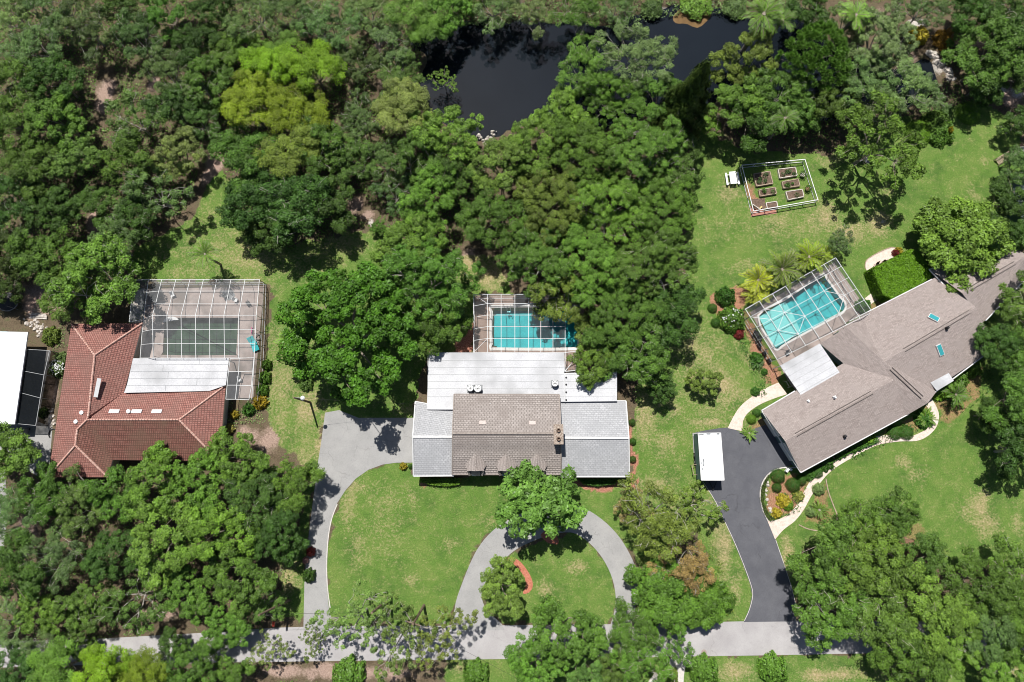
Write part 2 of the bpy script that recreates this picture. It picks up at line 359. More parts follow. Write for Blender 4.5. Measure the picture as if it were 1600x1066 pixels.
# pinkish bare litter in the woods
LITTER = [(165,150,20,60,1.),(150,340,16,45,1.),(335,255,26,30,1.),(325,275,18,25,1.),(240,130,14,25,.8),(365,60,22,12,.8),(600,55,16,20,.9),(590,75,10,14,.8),(560,320,18,22,1.),(575,335,20,15,.9),(735,400,20,30,.9),(60,470,50,40,1.),(100,470,35,35,.9),(80,620,16,70,.8),(600,130,20,15,.8),(640,210,15,12,.7),(420,690,30,30,.8),(390,680,30,20,.8),(180,790,20,20,.7),(40,830,30,30,.7),(150,880,20,20,.6),(250,960,60,20,.8),(100,950,60,20,.7),(1420,100,30,40,.8),(1575,150,30,25,.9),(560,1050,140,18,1.),(440,1050,60,14,.9),(1050,800,60,40,.5),(1520,60,30,30,.7),(1390,20,60,20,.6),(1000,1040,40,16,.8)]
SAND = [(1035,12,20,5,.8),(1245,45,20,12,.9),(1432,35,22,10,1.),(1465,100,10,22,.9),(1485,120,10,14,.8),(1560,140,25,14,.9),(1590,145,20,12,.9),(580,348,8,14,.9),(770,215,12,14,.9),(758,225,10,14,.8),(120,510,10,12,.6),(1380,346,7,5,.7),(540,1045,50,10,.4)]
MULCH = [[(700,555),(742,500),(742,552),(668,556),(668,548)],
 [(1158,445),(1185,440),(1190,452),(1165,462),(1160,520),(1180,560),(1200,600),(1216,612),(1222,600),(1205,560),(1185,520),(1165,485),(1150,520),(1128,512),(1112,490),(1106,470),(1118,455)],
 [(895,752),(915,768),(950,768),(985,757),(985,745),(895,745)],[(984,650),(990,650),(996,760),(984,760)],
 [(1165,665),(1195,640),(1230,735),(1192,700)],
 [(1196,752),(1212,735),(1240,738),(1262,745),(1262,770),(1245,795),(1215,815),(1200,805),(1192,780)],
 [(1275,760),(1290,750),(1295,775),(1305,810),(1290,825),(1262,822),(1250,812),(1266,790)],
 [(1385,455),(1330,500),(1410,490),(1400,470)],[(1455,620),(1465,645),(1470,668),(1500,655),(1530,620),(1540,560),(1480,600)],
 [(1300,725),(1380,672),(1420,650),(1455,622),(1450,660),(1425,683),(1370,688),(1290,735)],
 [(1155,262),(1175,330),(1210,325),(1180,300)],
 [(648,745),(720,745),(720,762),(655,762)],[(1380,820),(1440,810),(1450,870),(1400,880)]]
MULCH_WASH = [.9,.62,.8,.8,.5,.6,.5,.5,.5,.5,.6,.6,.45]
gx = np.concatenate([[-900,-500,-250,-140,-110],np.arange(-92,92.01,.4),[110,140,250,500,900]])
gy = np.concatenate([[-900,-500,-200,-100,-60],np.arange(-42,86.01,.4),[110,150,260,500,900]])
X, Y = np.meshgrid(gx, gy); nx, ny = len(gx), len(gy)
wob = lambda a: (vnoise(X, Y, 1.1, a)-.5)*1.1+(vnoise(X, Y, .45, a+9)-.5)*.5
WX, WY = X+wob(1), Y+wob(5)
def field_poly(poly, soft=True):
    q = [tuple(v[:2]) for v in pp(poly)]
    if not soft: return inpoly(X, Y, q).astype(float)
    s = .35
    return (inpoly(WX, WY, q).astype(float)*2+inpoly(WX+s, WY, q)+inpoly(WX-s, WY, q)+inpoly(WX, WY+s, q)+inpoly(WX, WY-s, q))/6
def field_ell(L):
    out = np.zeros(X.shape)
    n = vnoise(X, Y, 2.2, 33)*.7+vnoise(X, Y, .9, 34)*.5
    for (px, py, rx, ry, a) in L:
        c = P(px, py); m = MPP(px, py); d = np.sqrt(((X-c.x)/(rx*m))**2+((Y-c.y)/(ry*m))**2)
        out = np.maximum(out, a*np.clip(1.55-d-n*.75, 0, 1))
    return out
lawn = np.zeros(X.shape)
for L in LAWNS: lawn = np.maximum(lawn, field_poly(L))
dry = field_ell(DRY); lit = field_ell(LITTER); sand = field_ell(SAND)
mul = np.zeros(X.shape)
for L, a in zip(MULCH, MULCH_WASH): mul = np.maximum(mul, field_poly(L)*a)
pond = field_poly(smooth_poly(POND, 3)); 
for _ in range(4):
    q = pond.copy(); q[1:-1, 1:-1] = (pond[1:-1, 1:-1]*2+pond[:-2, 1:-1]+pond[2:, 1:-1]+pond[1:-1, :-2]+pond[1:-1, 2:])/6; pond = q
Z = -1.6*pond
PB_A = [(258,499),(262,497),(368,497),(372,501),(369,552),(364,555),(259,555),(255,550)]
PB_C = [(776,481),(895,481),(901,487),(902,538),(897,543),(776,543),(770,538),(770,487)]
PB_D = [(1186,494),(1228,469),(1283,432),(1290,436),(1312,466),(1319,474),(1317,486),(1300,496),(1230,534),(1214,545),(1207,536)]
for q in (PB_A, PB_C, PB_D):            # a pit for each pool basin
    hole = inpoly(X, Y, [tuple(v[:2]) for v in pp(q)]).astype(float)
    grown = hole.copy()
    Z = np.where(grown > .5, -2.2, Z)
verts = np.stack([X.ravel(), Y.ravel(), Z.ravel()], 1)
idx = np.arange(nx*ny).reshape(ny, nx)
quads = np.stack([idx[:-1, :-1].ravel(), idx[:-1, 1:].ravel(), idx[1:, 1:].ravel(), idx[1:, :-1].ravel()], 1)
def fast_mesh(name, verts, quads, attrs=None, k=4):
    me = bpy.data.meshes.new(name); nv, nf = len(verts), len(quads)
    me.vertices.add(nv); me.vertices.foreach_set('co', np.asarray(verts, np.float32).ravel())
    me.loops.add(nf*k); me.loops.foreach_set('vertex_index', np.asarray(quads, np.int32).ravel())
    me.polygons.add(nf); me.polygons.foreach_set('loop_start', np.arange(0, nf*k, k, dtype=np.int32))
    me.polygons.foreach_set('loop_total', np.full(nf, k, np.int32))
    for nm, typ, dat in (attrs or []):
        a = me.attributes.new(nm, typ, 'POINT'); a.data.foreach_set('color' if 'COLOR' in typ else 'value', np.asarray(dat, np.float32).ravel())
    me.update(calc_edges=True); me.validate(); return me
ca = np.stack([lawn.ravel(), dry.ravel(), lit.ravel(), np.ones(lawn.size)], 1)
cb = np.stack([mul.ravel(), sand.ravel(), pond.ravel(), np.ones(lawn.size)], 1)
gme = fast_mesh('ground', verts, quads, [('cover_a', 'FLOAT_COLOR', ca), ('cover_b', 'FLOAT_COLOR', cb)])
def ground_mat():
    t = NT('lawn_and_woodland_floor'); p = t.pos()
    A = t.n('ShaderNodeAttribute'); A.attribute_name = 'cover_a'; B = t.n('ShaderNodeAttribute'); B.attribute_name = 'cover_b'
    sa = t.n('ShaderNodeSeparateColor'); sb = t.n('ShaderNodeSeparateColor'); t.l(A.outputs['Color'], sa.inputs[0]); t.l(B.outputs['Color'], sb.inputs[0])
    nf = t.noise(p, 3.2, 6, .7); n1 = t.noise(p, .22, 6, .7); n2 = t.noise(p, .8, 6, .72); nb = t.noise(p, 7, 4, .8)
    def edge(sock, w=.5):        # break a painted edge up with noise
        a = t.math('ADD', sock, t.math('MULTIPLY', t.math('SUBTRACT', nf, .5), w))
        m = t.n('ShaderNodeMapRange'); t.l(a, m.inputs[0]); m.inputs[1].default_value = .32; m.inputs[2].default_value = .68; return m.outputs[0]
    floor = t.ramp(n2, [(.3, (.075, .06, .035)), (.5, (.14, .105, .07)), (.7, (.10, .11, .05))])
    floor = t.mix(edge(sa.outputs[2], .7), floor, t.ramp(nf, [(.3, (.27, .185, .145)), (.7, (.42, .31, .26))]))
    g = t.ramp(n1, [(.32, (.066, .132, .028)), (.5, (.104, .190, .036)), (.68, (.150, .218, .052))])
    g = t.mix(t.ramp(n2, [(.45, 0.0), (.72, .6)]), g, (.21, .25, .078))
    tan = t.ramp(nf, [(.3, (.30, .24, .105)), (.5, (.37, .30, .16)), (.72, (.46, .37, .23))])
    dm = t.math('ADD', t.math('MULTIPLY', sa.outputs[1], 1.0), t.math('MULTIPLY', t.math('SUBTRACT', n2, .52), 1.1))
    dm = t.math('ADD', dm, t.math('MULTIPLY', t.math('SUBTRACT', nf, .5), 1.7))
    mr = t.n('ShaderNodeMapRange'); t.l(dm, mr.inputs[0]); mr.inputs[1].default_value = .10; mr.inputs[2].default_value = .95
    g = t.mix(mr.outputs[0], g, tan)
    col = t.mix(edge(sa.outputs[0], .55), floor, g)
    col = t.mix(edge(sb.outputs[0], .45), col, t.ramp(nb, [(.3, (.28, .11, .075)), (.55, (.41, .19, .135)), (.75, (.50, .32, .25))]))
    col = t.mix(edge(sb.outputs[1], .9), col, t.ramp(nf, [(.3, (.38, .34, .30)), (.7, (.62, .58, .54))]))
    col = t.mix(sb.outputs[2], col, (.05, .04, .025))
    col = t.mix(1.0, col, t.ramp(nb, [(.3, .55), (.5, 1.0), (.7, 1.42)]), 'MULTIPLY')
    t.base(col, .95, .15); t.bump(nb, .10, .8); return t.m
gme.materials.append(ground_mat())
go = bpy.data.objects.new('ground', gme); C.objects.link(go); go['kind'] = 'structure'
b = MB(); b.face([(P(x, y).x, P(x, y).y, -.35) for x, y in [(560,-60),(1560,-60),(1560,260),(560,260)]][::-1]); struct('pond_water', b, M['pond'])
c = P(1082, 24); b = MB(); b.lathe((c.x, c.y, -.42), [(3.6, -.1), (2.9, .09), (1.5, .13), (0, .15)], 24); b.v = [(x, c.y+(y-c.y)*.55+.35*math.sin(x*1.7), z) for x, y, z in b.v]; struct('mud_shoal', b, pm('ochre_mud', (.13, .075, .03), (.20, .125, .055), .8, .9, .01))
# ------------------------------------------------------------------ paved surfaces
def slab(name, poly, mat, top=.02, z0=-.08, kind='structure', sm=0, closed=True):
    q = smooth_poly(poly, sm) if sm else poly
    b = MB(); b.prism(pp(q), z0, top); o = b.build(name, mat)
    if kind: o['kind'] = kind
    return o
slab('street', [(-80,1003),(120,1000),(300,990),(430,981),(520,978),(700,978),(1000,975),(1160,971),(1245,970),(1400,971),(1680,970),(1680,1016),(1400,1020),(1200,1024),(1000,1027),(700,1031),(520,1033),(300,1036),(100,1040),(-80,1046)], M['street'], .012)
slab('driveway', [(474,985),(476,900),(484,822),(497,722),(502,690),(508,645),(530,641),(560,653),(648,653),(648,723),(620,723),(598,726),(576,734),(556,748),(540,766),(527,786),(518,812),(512,845),(510,885),(511,920),(514,950),(522,985)], M['concrete'], .020)
slab('loop_driveway', smooth_poly([(706,985),(712,942),(722,912),(733,884),(746,858),(763,836),(785,818),(820,800),(860,790),(897,790),(922,799),(948,818),(969,841),(985,868),(995,893),(996,925),(992,955),(990,985)],3,False)+smooth_poly([(951,985),(960,955),(962,932),(957,905),(946,880),(932,860),(914,843),(892,832),(860,836),(827,848),(803,861),(785,878),(768,898),(756,915),(753,935),(762,955),(783,974),(788,985)],3,False), M['concrete'], .024)
slab('blacktop_driveway', [(1162,972),(1171,950),(1175,930),(1172,913),(1160,880),(1146,846),(1130,810),(1118,784),(1104,760),(1086,700),(1082,677),(1100,673),(1125,669),(1139,668),(1160,676),(1196,664),(1225,700),(1250,722),(1236,727),(1215,733),(1200,742),(1191,757),(1189,775),(1193,795),(1201,816),(1212,842),(1225,880),(1236,915),(1243,945),(1244,971)], M['blacktop'], .028)
slab('garage_path', smooth_poly([(1137,669),(1146,651),(1156,636),(1172,622),(1196,607),(1216,598)],3,False)+smooth_poly([(1230,616),(1206,624),(1184,634),(1168,646),(1161,658),(1160,674)],3,False), M['paver_cream'], .034)
front = smooth_poly([(1211,843),(1224,828),(1242,814),(1256,796),(1267,776),(1282,754),(1300,735),(1330,716),(1370,696),(1405,690),(1432,689),(1450,681),(1463,667),(1467,650),(1463,636),(1455,622)],4,False)
inner = smooth_poly([(1444,630),(1452,642),(1455,655),(1450,668),(1438,676),(1420,682),(1390,680),(1366,683),(1330,698),(1292,720),(1272,742),(1258,765),(1246,787),(1232,803),(1215,812),(1199,814)],4,False)
slab('front_path', front+inner, M['paver_cream'], .038)
slab('rear_path', [(1349,468),(1371,451),(1393,437),(1400,452),(1378,464),(1358,477)], M['paver_cream'], .02)
slab('round_patio', smooth_poly([(1353,420),(1352,411),(1357,404),(1372,396),(1388,389),(1397,388),(1405,393),(1412,402),(1418,412),(1400,424),(1378,436),(1362,436)],4), M['paver_cream'], .024)
slab('side_yard_concrete', [(28,655),(62,660),(82,668),(78,722),(60,745),(20,720),(-20,690),(-20,655)], M['concrete'], .016)
slab('mailbox_apron', smooth_poly([(1010,1075),(1030,1045),(1050,1028),(1075,1024),(1080,1030),(1070,1045),(1062,1075)],3), M['kerb'], .02)
slab('stone_path', [(0,735),(8,735),(12,800),(4,880),(-20,880),(-20,735)], M['concrete'], .012)
def edging(name, line, w, h, mat, label, closed=False, sm=3):
    L = smooth_poly(line, sm, closed) if sm else line
    q = pp(L); b = MB()
    for i in range(len(q)-1): b.bar((q[i].x, q[i].y, h/2-.02), (q[i+1].x, q[i+1].y, h/2-.02), w, h+.04)
    o = b.build(name, mat); return tag(o, label, 'edging')
edging('kerb_edging', [(527,788),(518,812),(512.5,845),(510.5,885),(512,920),(516,950)], .13, .06, M['kerb'], 'pale worn kerb along the curved lawn beside the left grey driveway')
edging('kerb_edging', [(1244,731),(1222,731),(1203,739),(1191,755),(1187.5,775),(1192,798),(1200,814)], .16, .10, M['kerb'], 'thin cream kerb curling round the planted bed beside the dark blacktop')
edging('kerb_edging', [(1098,752),(1118,784),(1131,812),(1147,846),(1161,880),(1173,913),(1176,930),(1171,952),(1163,970)], .07, .05, M['kerb'], 'thin pale kerb down the left side of the dark blacktop driveway')
edging('kerb_edging', [(1212,844),(1225,882),(1236,916),(1244,948)], .07, .05, M['kerb'], 'thin pale kerb on the right side of the dark blacktop driveway')
edging('stone_edging', [(1290,748),(1294,768),(1302,790),(1308,808),(1300,822),(1284,829),(1264,827),(1248,820)], .14, .10, M['timber'], 'brown curved border round the palm bed between path and lawn')
edging('kerb_edging', [(1352,420),(1352,411),(1357,404),(1372,395),(1388,388),(1397,387),(1406,392),(1413,402)], .12, .08, M['timber'], 'brown rim round the cream garden patio behind the grey roof')
# red mulch crescent beds
slab('mulch_bed', smooth_poly([(790,874),(800,871),(812,877),(823,890),(831,905),(832,918),(826,926),(817,927),(822,912),(815,895),(803,882)],4), M['mulch'], .05, -.05)
slab('mulch_bed', smooth_poly([(845,836),(856,848),(872,850),(870,838),(858,828)],4), M['mulch'], .05, -.05)
# ------------------------------------------------------------------ manhole, worn marks
b = MB(); c = P(1100, 1019.5)
b.lathe((c.x, c.y, .012), [(.36, 0), (.36, .006), (.30, .006), (.30, .002), (0, .002)], 20)
tag(b.build('manhole_cover', pm('rusty_iron', (.30, .23, .2), (.36, .3, .27), 5)), 'small round utility cover set in the street near the leafy verge', 'manhole')
# ------------------------------------------------------------------ building helpers
def tri_fan_centroid(q):
    return sum((Vector(p) for p in q), Vector((0,0,0)))/len(q)
def walls_from(poly, z0, ztop, inset, mb):
    """vertical walls inset from an eave polygon (world points)"""
    c = tri_fan_centroid(poly); L = [Vector((p[0], p[1], 0)) for p in poly]; n = len(L)
    a = sum(L[i].x*L[(i+1) % n].y-L[(i+1) % n].x*L[i].y for i in range(n))
    if a < 0: L = L[::-1]
    out = []
    for i in range(n):
        p, q, r = L[i-1], L[i], L[(i+1) % n]
        d1 = (q-p).normalized(); d2 = (r-q).normalized(); n1 = Vector((-d1.y, d1.x, 0)); n2 = Vector((-d2.y, d2.x, 0))
        k = n1+n2; k = k/max(.35, k.dot(n1)) if k.length > 1e-3 else n1
        out.append(q+k*inset)
    mb.prism(out, z0, ztop); return out
def slope(mb, e0, e1, r1, r0, rows=0, lift=.05):
    """roof slope quad eave e0->e1, ridge r0->r1; with rows > 0 each course is a real step"""
    e0, e1, r1, r0 = map(Vector, (e0, e1, r1, r0))
    if not rows: mb.rface([e0, e1, r1, r0], e0, e1); return
    up = Vector((0, 0, lift))
    for i in range(rows):
        a, b_ = i/rows, (i+1)/rows
        p0, p1 = e0.lerp(r0, a)+up, e1.lerp(r1, a)+up; q0, q1 = e0.lerp(r0, b_), e1.lerp(r1, b_)
        mb.rface([p0, p1, q1, q0], e0, e1)
        mb.face([p0-up, p1-up, p1, p0])
def fascia(mb, pts, h=.2):
    for i in range(len(pts)):
        p, q = Vector(pts[i]), Vector(pts[(i+1) % len(pts)]); d = Vector((0, 0, h))
        mb.face([p-d, q-d, q, p])
def part(mb, name, mat, parent, **k): return mb.build(name, mat, parent, **k)
def add_windows(root, specs):
    """specs: centre(x,y), z, width, height, facing angle"""
    for (x, y, z, w, h, a) in specs:
        m = MB(); m.box((x, y, z), (w+.14, .08, h+.14), a); f = m.build('window', M['trim'], root)
        m = MB(); m.box((x+math.sin(a)*.0, y, z), (w, .10, h), a); m.build('pane', M['glass'], f)
def on_plane(px, py, a, b_, c_):
    n = (Vector(b_)-Vector(a)).cross(Vector(c_)-Vector(a)).normalized(); o = Vector((0, 0, CAMZ)); d = P(px, py, 0)-o
    return o+d*((Vector(a)-o).dot(n)/d.dot(n))
def box_on(m, px, py, tri, size, rz=0.0, lift=0.05):
    a, b_, c_ = map(Vector, tri); n = (b_-a).cross(c_-a).normalized()
    if n.z < 0: n = -n
    c = on_plane(px, py, *tri)+n*lift; q = Vector((0, 0, 1)).rotation_difference(n).to_matrix().to_4x4()
    m.box(c, size, 0, q @ Matrix.Rotation(rz, 4, 'Z')); return c
# ================================================================= LEFT TILED HOUSE
e, r = 2.8, 4.7
def Q(x, y, z): return P(x, y, z)
hA = thing('tiled_house', P(200, 640), 'low house with hipped red tile roof beside the green pool', 'house')
NW, NE, R1, R2 = Q(111.5,506,e), Q(223,505,e), Q(148,555,r), Q(138,651,r+.2)
V, R3, EN, ES = Q(194,613,e), Q(280,656,r), Q(353,602,e), Q(343,721,e)
I_, R2b, R4, R5, SW, SE = Q(176,719,e), Q(136,656,r), Q(121,671,r-.3), Q(118,696,r-.4), Q(75,746,e), Q(169,746,e)
m = MB()
m.rface([NW, NE, R1], NW, NE); m.rface([NE, V, R2, R1], NE, V); m.rface([V, EN, R3], V, EN); m.rface([V, R3, R2b], V, EN); m.rface([V, R2b, R2], V, EN)
m.rface([EN, ES, R3], EN, ES); m.rface([NW, SW, R5, R4, R2b, R2, R1], NW, SW); m.rface([SW, SE, R5], SW, SE)
roofA = part(m, 'roof', M['tile_red'], hA)
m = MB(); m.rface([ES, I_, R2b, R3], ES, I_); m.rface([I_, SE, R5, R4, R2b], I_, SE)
m2 = part(m, 'roof', M['tile_brown'], hA); m2['label'] = 'darker brown tiles of the south slope'
m = MB()
for a, b_ in ((NW,R1),(NE,R1),(R1,R2),(R2,R2b),(R2b,R3),(R3,EN),(R3,ES),(R2b,R4),(R4,R5),(R5,SW),(R5,SE)):
    n = max(2, int((b_-a).length/.4))
    for i in range(n):
        p, q = a.lerp(b_, i/n), a.lerp(b_, (i+.94)/n); m.tube([p+Vector((0,0,.03)), q+Vector((0,0,.06))], [.12, .15], 6)
part(m, 'ridge_tiles', M['ridge'], hA)
m = MB(); fascia(m, [NW, SW, SE, I_, ES, EN, V, NE], .25); part(m, 'fascia', M['stucco'], hA)
m = MB(); walls_from([NW, SW, SE, I_, ES, EN, V, NE], 0, e-.05, .6, m); wA = part(m, 'wall', M['stucco'], hA)
# pale lichen spots on the ridge crossing, skylights, pipes
for (x, y, w, h) in ((179,643.5,1.25,.42),(214,643.5,1.25,.42),(245.5,643.5,1.25,.42)):
    m = MB(); box_on(m, x, y, (V, EN, R3) if x > 230 else (V, R3, R2b), (w+.1, h+.1, .16), 0, .08); f = part(m, 'skylight', M['trim'], hA)
    m = MB(); box_on(m, x, y, (V, EN, R3) if x > 230 else (V, R3, R2b), (w-.12, h-.1, .06), 0, .17); m.build('pane', M['white'], f)
m = MB(); box_on(m, 152, 606, (NE, V, R2), (.45, 2.5, .2), math.radians(-6), .12); part(m, 'skylight', M['white'], hA)
for (x, y, z) in ((120,659,4.2),(129,645,4.4),(202,643,4.2)):
    m = MB(); m.lathe(P(x, y, z), [(.22, 0), (.22, .25), (.28, .28), (0, .38)], 10); part(m, 'roof_vent', M['white'], hA)
add_windows(hA, [(P(200,720).x, P(200,720,0).y+.9, 1.4, 1.6, 1.1, 0), (P(260,722).x, P(200,722,0).y+1.0, 1.4, 1.6, 1.1, 0)])
# flat white lanai roof
rf = thing('lanai_roof', P(280,585), 'white flat panelled patio roof between red tiles and green pool', 'patio roof')
m = MB(); L = [(208,560),(358,559.5),(353,602),(327,611),(194,614),(199,600)]
m.prism([P(x, y, 3.25) for x, y in L], 3.13, 3.27, True); part(m, 'roof_panel', M['flatroof'], rf)
m = MB()
for y, x0, x1 in ((569.5,206,357.5),(580,204,356.5),(591,201,355),(602,198,352)):
    m.bar(P(x0, y+.6, 3.285), P(x1, y, 3.285), .05, .03)
for x, y0, y1 in ((312,560.5,569.5),(255,570,580),(263,580.5,591),(308,591.5,602),(259,602,611)):
    m.bar(P(x, y0, 3.285), P(x-1, y1, 3.285), .04, .03)
part(m, 'seam', M['seam'], rf)
m = MB()
for x, y in ((230,562),(290,562),(352,562)):
    p = P(x, y, 3.1); m.bar((p.x, p.y, 0), (p.x, p.y, 3.13), .1)
part(m, 'post', M['frame'], rf)
# ================================================================= SCREEN CAGES
def cage(name, label, grid, edge_ends, mat_screen, beams=.10, diags=(), base_walls=(), mid=True, parent_pt=None, skip=lambda i, j: False):
    """grid[j][i] = world roof nodes; base_walls: lists of world top points that get a screened wall"""
    t = thing(name, parent_pt, label, 'pool enclosure')
    m = MB(); s = MB(); nj, ni = len(grid), len(grid[0])
    for j in range(nj):
        for i in range(ni):
            if i < ni-1 and not (skip(i, j) and skip(i, j-1)): m.bar(grid[j][i], grid[j][i+1], beams, beams*1.3)
            if j < nj-1 and not (skip(i, j) and skip(i-1, j)): m.bar(grid[j][i], grid[j+1][i], beams*1.25, beams*1.5)
            if i < ni-1 and j < nj-1 and not skip(i, j):
                a, b_, c_, d_ = grid[j][i], grid[j][i+1], grid[j+1][i+1], grid[j+1][i]
                s.face([a, b_, c_]); s.face([a, c_, d_])
    for (a, b_) in diags: m.bar(a, b_, beams, beams)
    part(m, 'roof_frame', M['frame'], t); part(s, 'roof_screen', mat_screen, t)
    m = MB(); s = MB()
    for W_ in base_walls:
        for k in range(len(W_)):
            p = Vector(W_[k]); m.bar((p.x, p.y, 0), p, beams)
            if k < len(W_)-1:
                q = Vector(W_[k+1]); m.bar((p.x, p.y, .05), (q.x, q.y, .05), beams)
                m.bar((p.x, p.y, 1.0), (q.x, q.y, 1.0), beams*.7); m.bar(p, q, beams*1.2)
                s.face([(p.x, p.y, 0), (q.x, q.y, 0), q, p])
    part(m, 'wall_frame', M['frame'], t); part(s, 'wall_screen', mat_screen, t)
    return t
def pool(name, label, poly, floor_mat, water, depth=1.4, cop=.35, cmat=None, cat='swimming pool'):
    q = pp(smooth_poly(poly, 3)); c = tri_fan_centroid(q); c.z = 0
    t = thing(name, c, label, cat)
    a = sum(q[i].x*q[(i+1) % len(q)].y-q[(i+1) % len(q)].x*q[i].y for i in range(len(q)))
    if a < 0: q = q[::-1]
    m = MB(); m.face([(p.x, p.y, -depth) for p in q])
    for i in range(len(q)):
        p, r_ = q[i], q[(i+1) % len(q)]; m.face([(p.x, p.y, -depth), (p.x, p.y, .05), (r_.x, r_.y, .05), (r_.x, r_.y, -depth)])
    part(m, 'basin', floor_mat, t)
    m = MB(); m.face([(p.x, p.y, -.12) for p in q]); part(m, 'water', water, t)
    if cmat:
        m = MB(); o = []
        for i in range(len(q)):
            d1 = (q[i]-q[i-1]); d2 = (q[(i+1) % len(q)]-q[i]); n_ = Vector((d1.y+d2.y, -d1.x-d2.x, 0)).normalized(); o.append(q[i]+n_*cop)
        for i in range(len(q)):
            j = (i+1) % len(q)
            A, B_, C_, D_ = [Vector((v.x, v.y, .07)) for v in (q[i], q[j], o[j], o[i])]
            m.face([A, D_, C_, B_]); dz = Vector((0,0,.07)); m.face([A-dz, A, B_, B_-dz]); m.face([D_, D_-dz, C_-dz, C_])
        part(m, 'coping', cmat, t)
    return t
def deck(name, outer, holes, mat, top=.03):
    """deck slab with pool cut out, built by grid cells clipped by bmesh boolean-free triangulation"""
    bm = bmesh.new(); ev = []
    def loop(L):
        vs = [bm.verts.new((p.x, p.y, top)) for p in L]
        return [bm.edges.new((vs[i], vs[(i+1) % len(vs)])) for i in range(len(vs))]
    ed = loop(pp(outer))
    for h in holes: ed += loop(pp(smooth_poly(h, 3)))
    bmesh.ops.triangle_fill(bm, use_beauty=True, use_dissolve=False, edges=ed)
    for f in bm.faces:
        if f.normal.z < 0: f.normal_flip()
    me = bpy.data.meshes.new(name); bm.to_mesh(me); bm.free(); me.materials.append(mat)
    o = bpy.data.objects.new(name, me); C.objects.link(o); o['kind'] = 'structure'; return o
# --- left cage: columns x at y437, y493 (ridge), y559
zt, zk = 2.6, 4.0
cx0 = [232,253,275,297,318,339,361,383,405.5]; cx1 = [224,238.5,261,283,305.5,327.5,350,373,400.5]; cx2 = [219,239.5,262,284,306,328,351,373,397.5]
rowsA = [(437,0),(455,.33),(475,.67),(493,1)]
g = []
for y, t_ in rowsA:
    row = []
    for i in range(9):
        x = cx0[i]*(1-t_)+cx1[i]*t_
        z = zt+(zk-zt)*t_ if 0 < i < 8 else (zt if i == 0 else zt+(zk-zt)*t_*.55)
        row.append(P(x, y+(6 if i == 0 and t_ > .3 else 0)*t_, z))
    g.append(row)
for y, t_ in ((515,.33),(537,.67),(559.5,1)):
    row = []
    for i in range(9):
        x = cx1[i]*(1-t_)+cx2[i]*t_
        z = zt if i == 0 else (zk-.25*t_ if i < 8 else zt+(zk-zt)*.55)
        row.append(P(x, y+(5*(1-t_) if i == 0 else 0), z))
    g.append(row)
cgA = cage('pool_enclosure', 'large dirty white screen enclosure over the green pool by the red tiles', g, None, M['screen_dirty'], .05,
     base_walls=[[g[0][i] for i in range(9)], [g[j][8] for j in range(7)]+[P(395.5,590,zt+.6), P(393.5,624,zt+.5)]], parent_pt=P(320,500))
# planted side bay and the strip down the right of the patio roof
m = MB(); s = MB(); k1 = [P(209,438,2.5), P(232,437,zt), P(224,500,zt), P(202,503,2.5)]
for i in range(4): m.bar(k1[i], k1[(i+1) % 4], .07)
s.face(k1)
part(m, 'side_bay_frame', M['frame'], cgA); part(s, 'side_bay_screen', M['screen_dirty'], cgA); m = MB(); s = MB()
k2 = [[P(360,560,zk-.25), P(374,560,zk-.2), P(397,559,zt+.7)],[P(357,581,3.3), P(373,581,3.4), P(395,580,zt+.7)],[P(355,602,3.2), P(370,602,3.3), P(393,603,zt+.6)],[P(353,624,3.1), P(368,624,3.2), P(389,625,zt+.5)]]
for j in range(4):
    for i in range(3):
        if i < 2: m.bar(k2[j][i], k2[j][i+1], .065)
        if j < 3: m.bar(k2[j][i], k2[j+1][i], .065)
        if i < 2 and j < 3: s.face([k2[j][i], k2[j][i+1], k2[j+1][i+1], k2[j+1][i]])
part(m, 'strip_frame', M['frame'], cgA); part(s, 'strip_screen', M['screen_dirty'], cgA)
deck('pool_deck', [(226,452),(413,447),(396,622),(352,622),(352,565),(222,565)], [PB_A], M['deck_pink'])
slab('planting_strip', [(206,452),(226,451),(222,506),(202,508)], M['rock'], .02)
pool('swimming_pool', 'murky green rounded rectangular pool under the dirty enclosure', PB_A, M['algae'], water_mat('green_water', (.55,.75,.62)), 1.2, .22, M['deck_pink'])
m = MB(); c = P(268, 503); pts = [(c.x+1.1*math.cos(t), c.y+.75*math.sin(t)) for t in [math.pi*(.12+.9*k/10) for k in range(11)]]
m.prism(pts, -.1, .12); tag(m.build('pool_step', M['white']), 'white curved spa step at the corner of the green pool', 'pool step')
# things on the left deck
def chair_obj(px, py, mat, label, rz=0.0, group=None, s=1.0):
    c = P(px, py); t = thing('patio_chair', c, label, 'chair', group)
    R_ = Matrix.Rotation(rz, 3, 'Z')
    def w(x, y, z): return c+R_ @ Vector((x*s, y*s, z*s))
    m = MB(); m.box(w(0, 0, .42), (.5*s, .5*s, .06), rz); part(m, 'seat', mat, t)
    m = MB(); m.box(w(0, .27, .72), (.5*s, .06, .6*s), rz, Matrix.Rotation(math.radians(-12), 4, 'X')); part(m, 'backrest', mat, t)
    for sx in (-1, 1):
        for sy in (-1, 1):
            m = MB(); m.bar(w(sx*.22, sy*.22, .03), w(sx*.22, sy*.22, .42), .04); part(m, 'leg', mat, t)
        m = MB(); m.bar(w(sx*.26, -.22, .62), w(sx*.26, .24, .62), .05, .04); part(m, 'armrest', mat, t)
    return t
chair_obj(272,462, M['white'], 'white chair near the top left corner of the dirty pool deck', .4)
chair_obj(354,463, M['greyplastic'], 'grey chair beside the dark mat on the dirty pool deck', 2.2)
chair_obj(370,470, M['white'], 'white chair right of the dark mat on the dirty pool deck', 1.2)
chair_obj(389,475, M['black'], 'dark chair near the right screen wall of the dirty pool deck', -1.0)
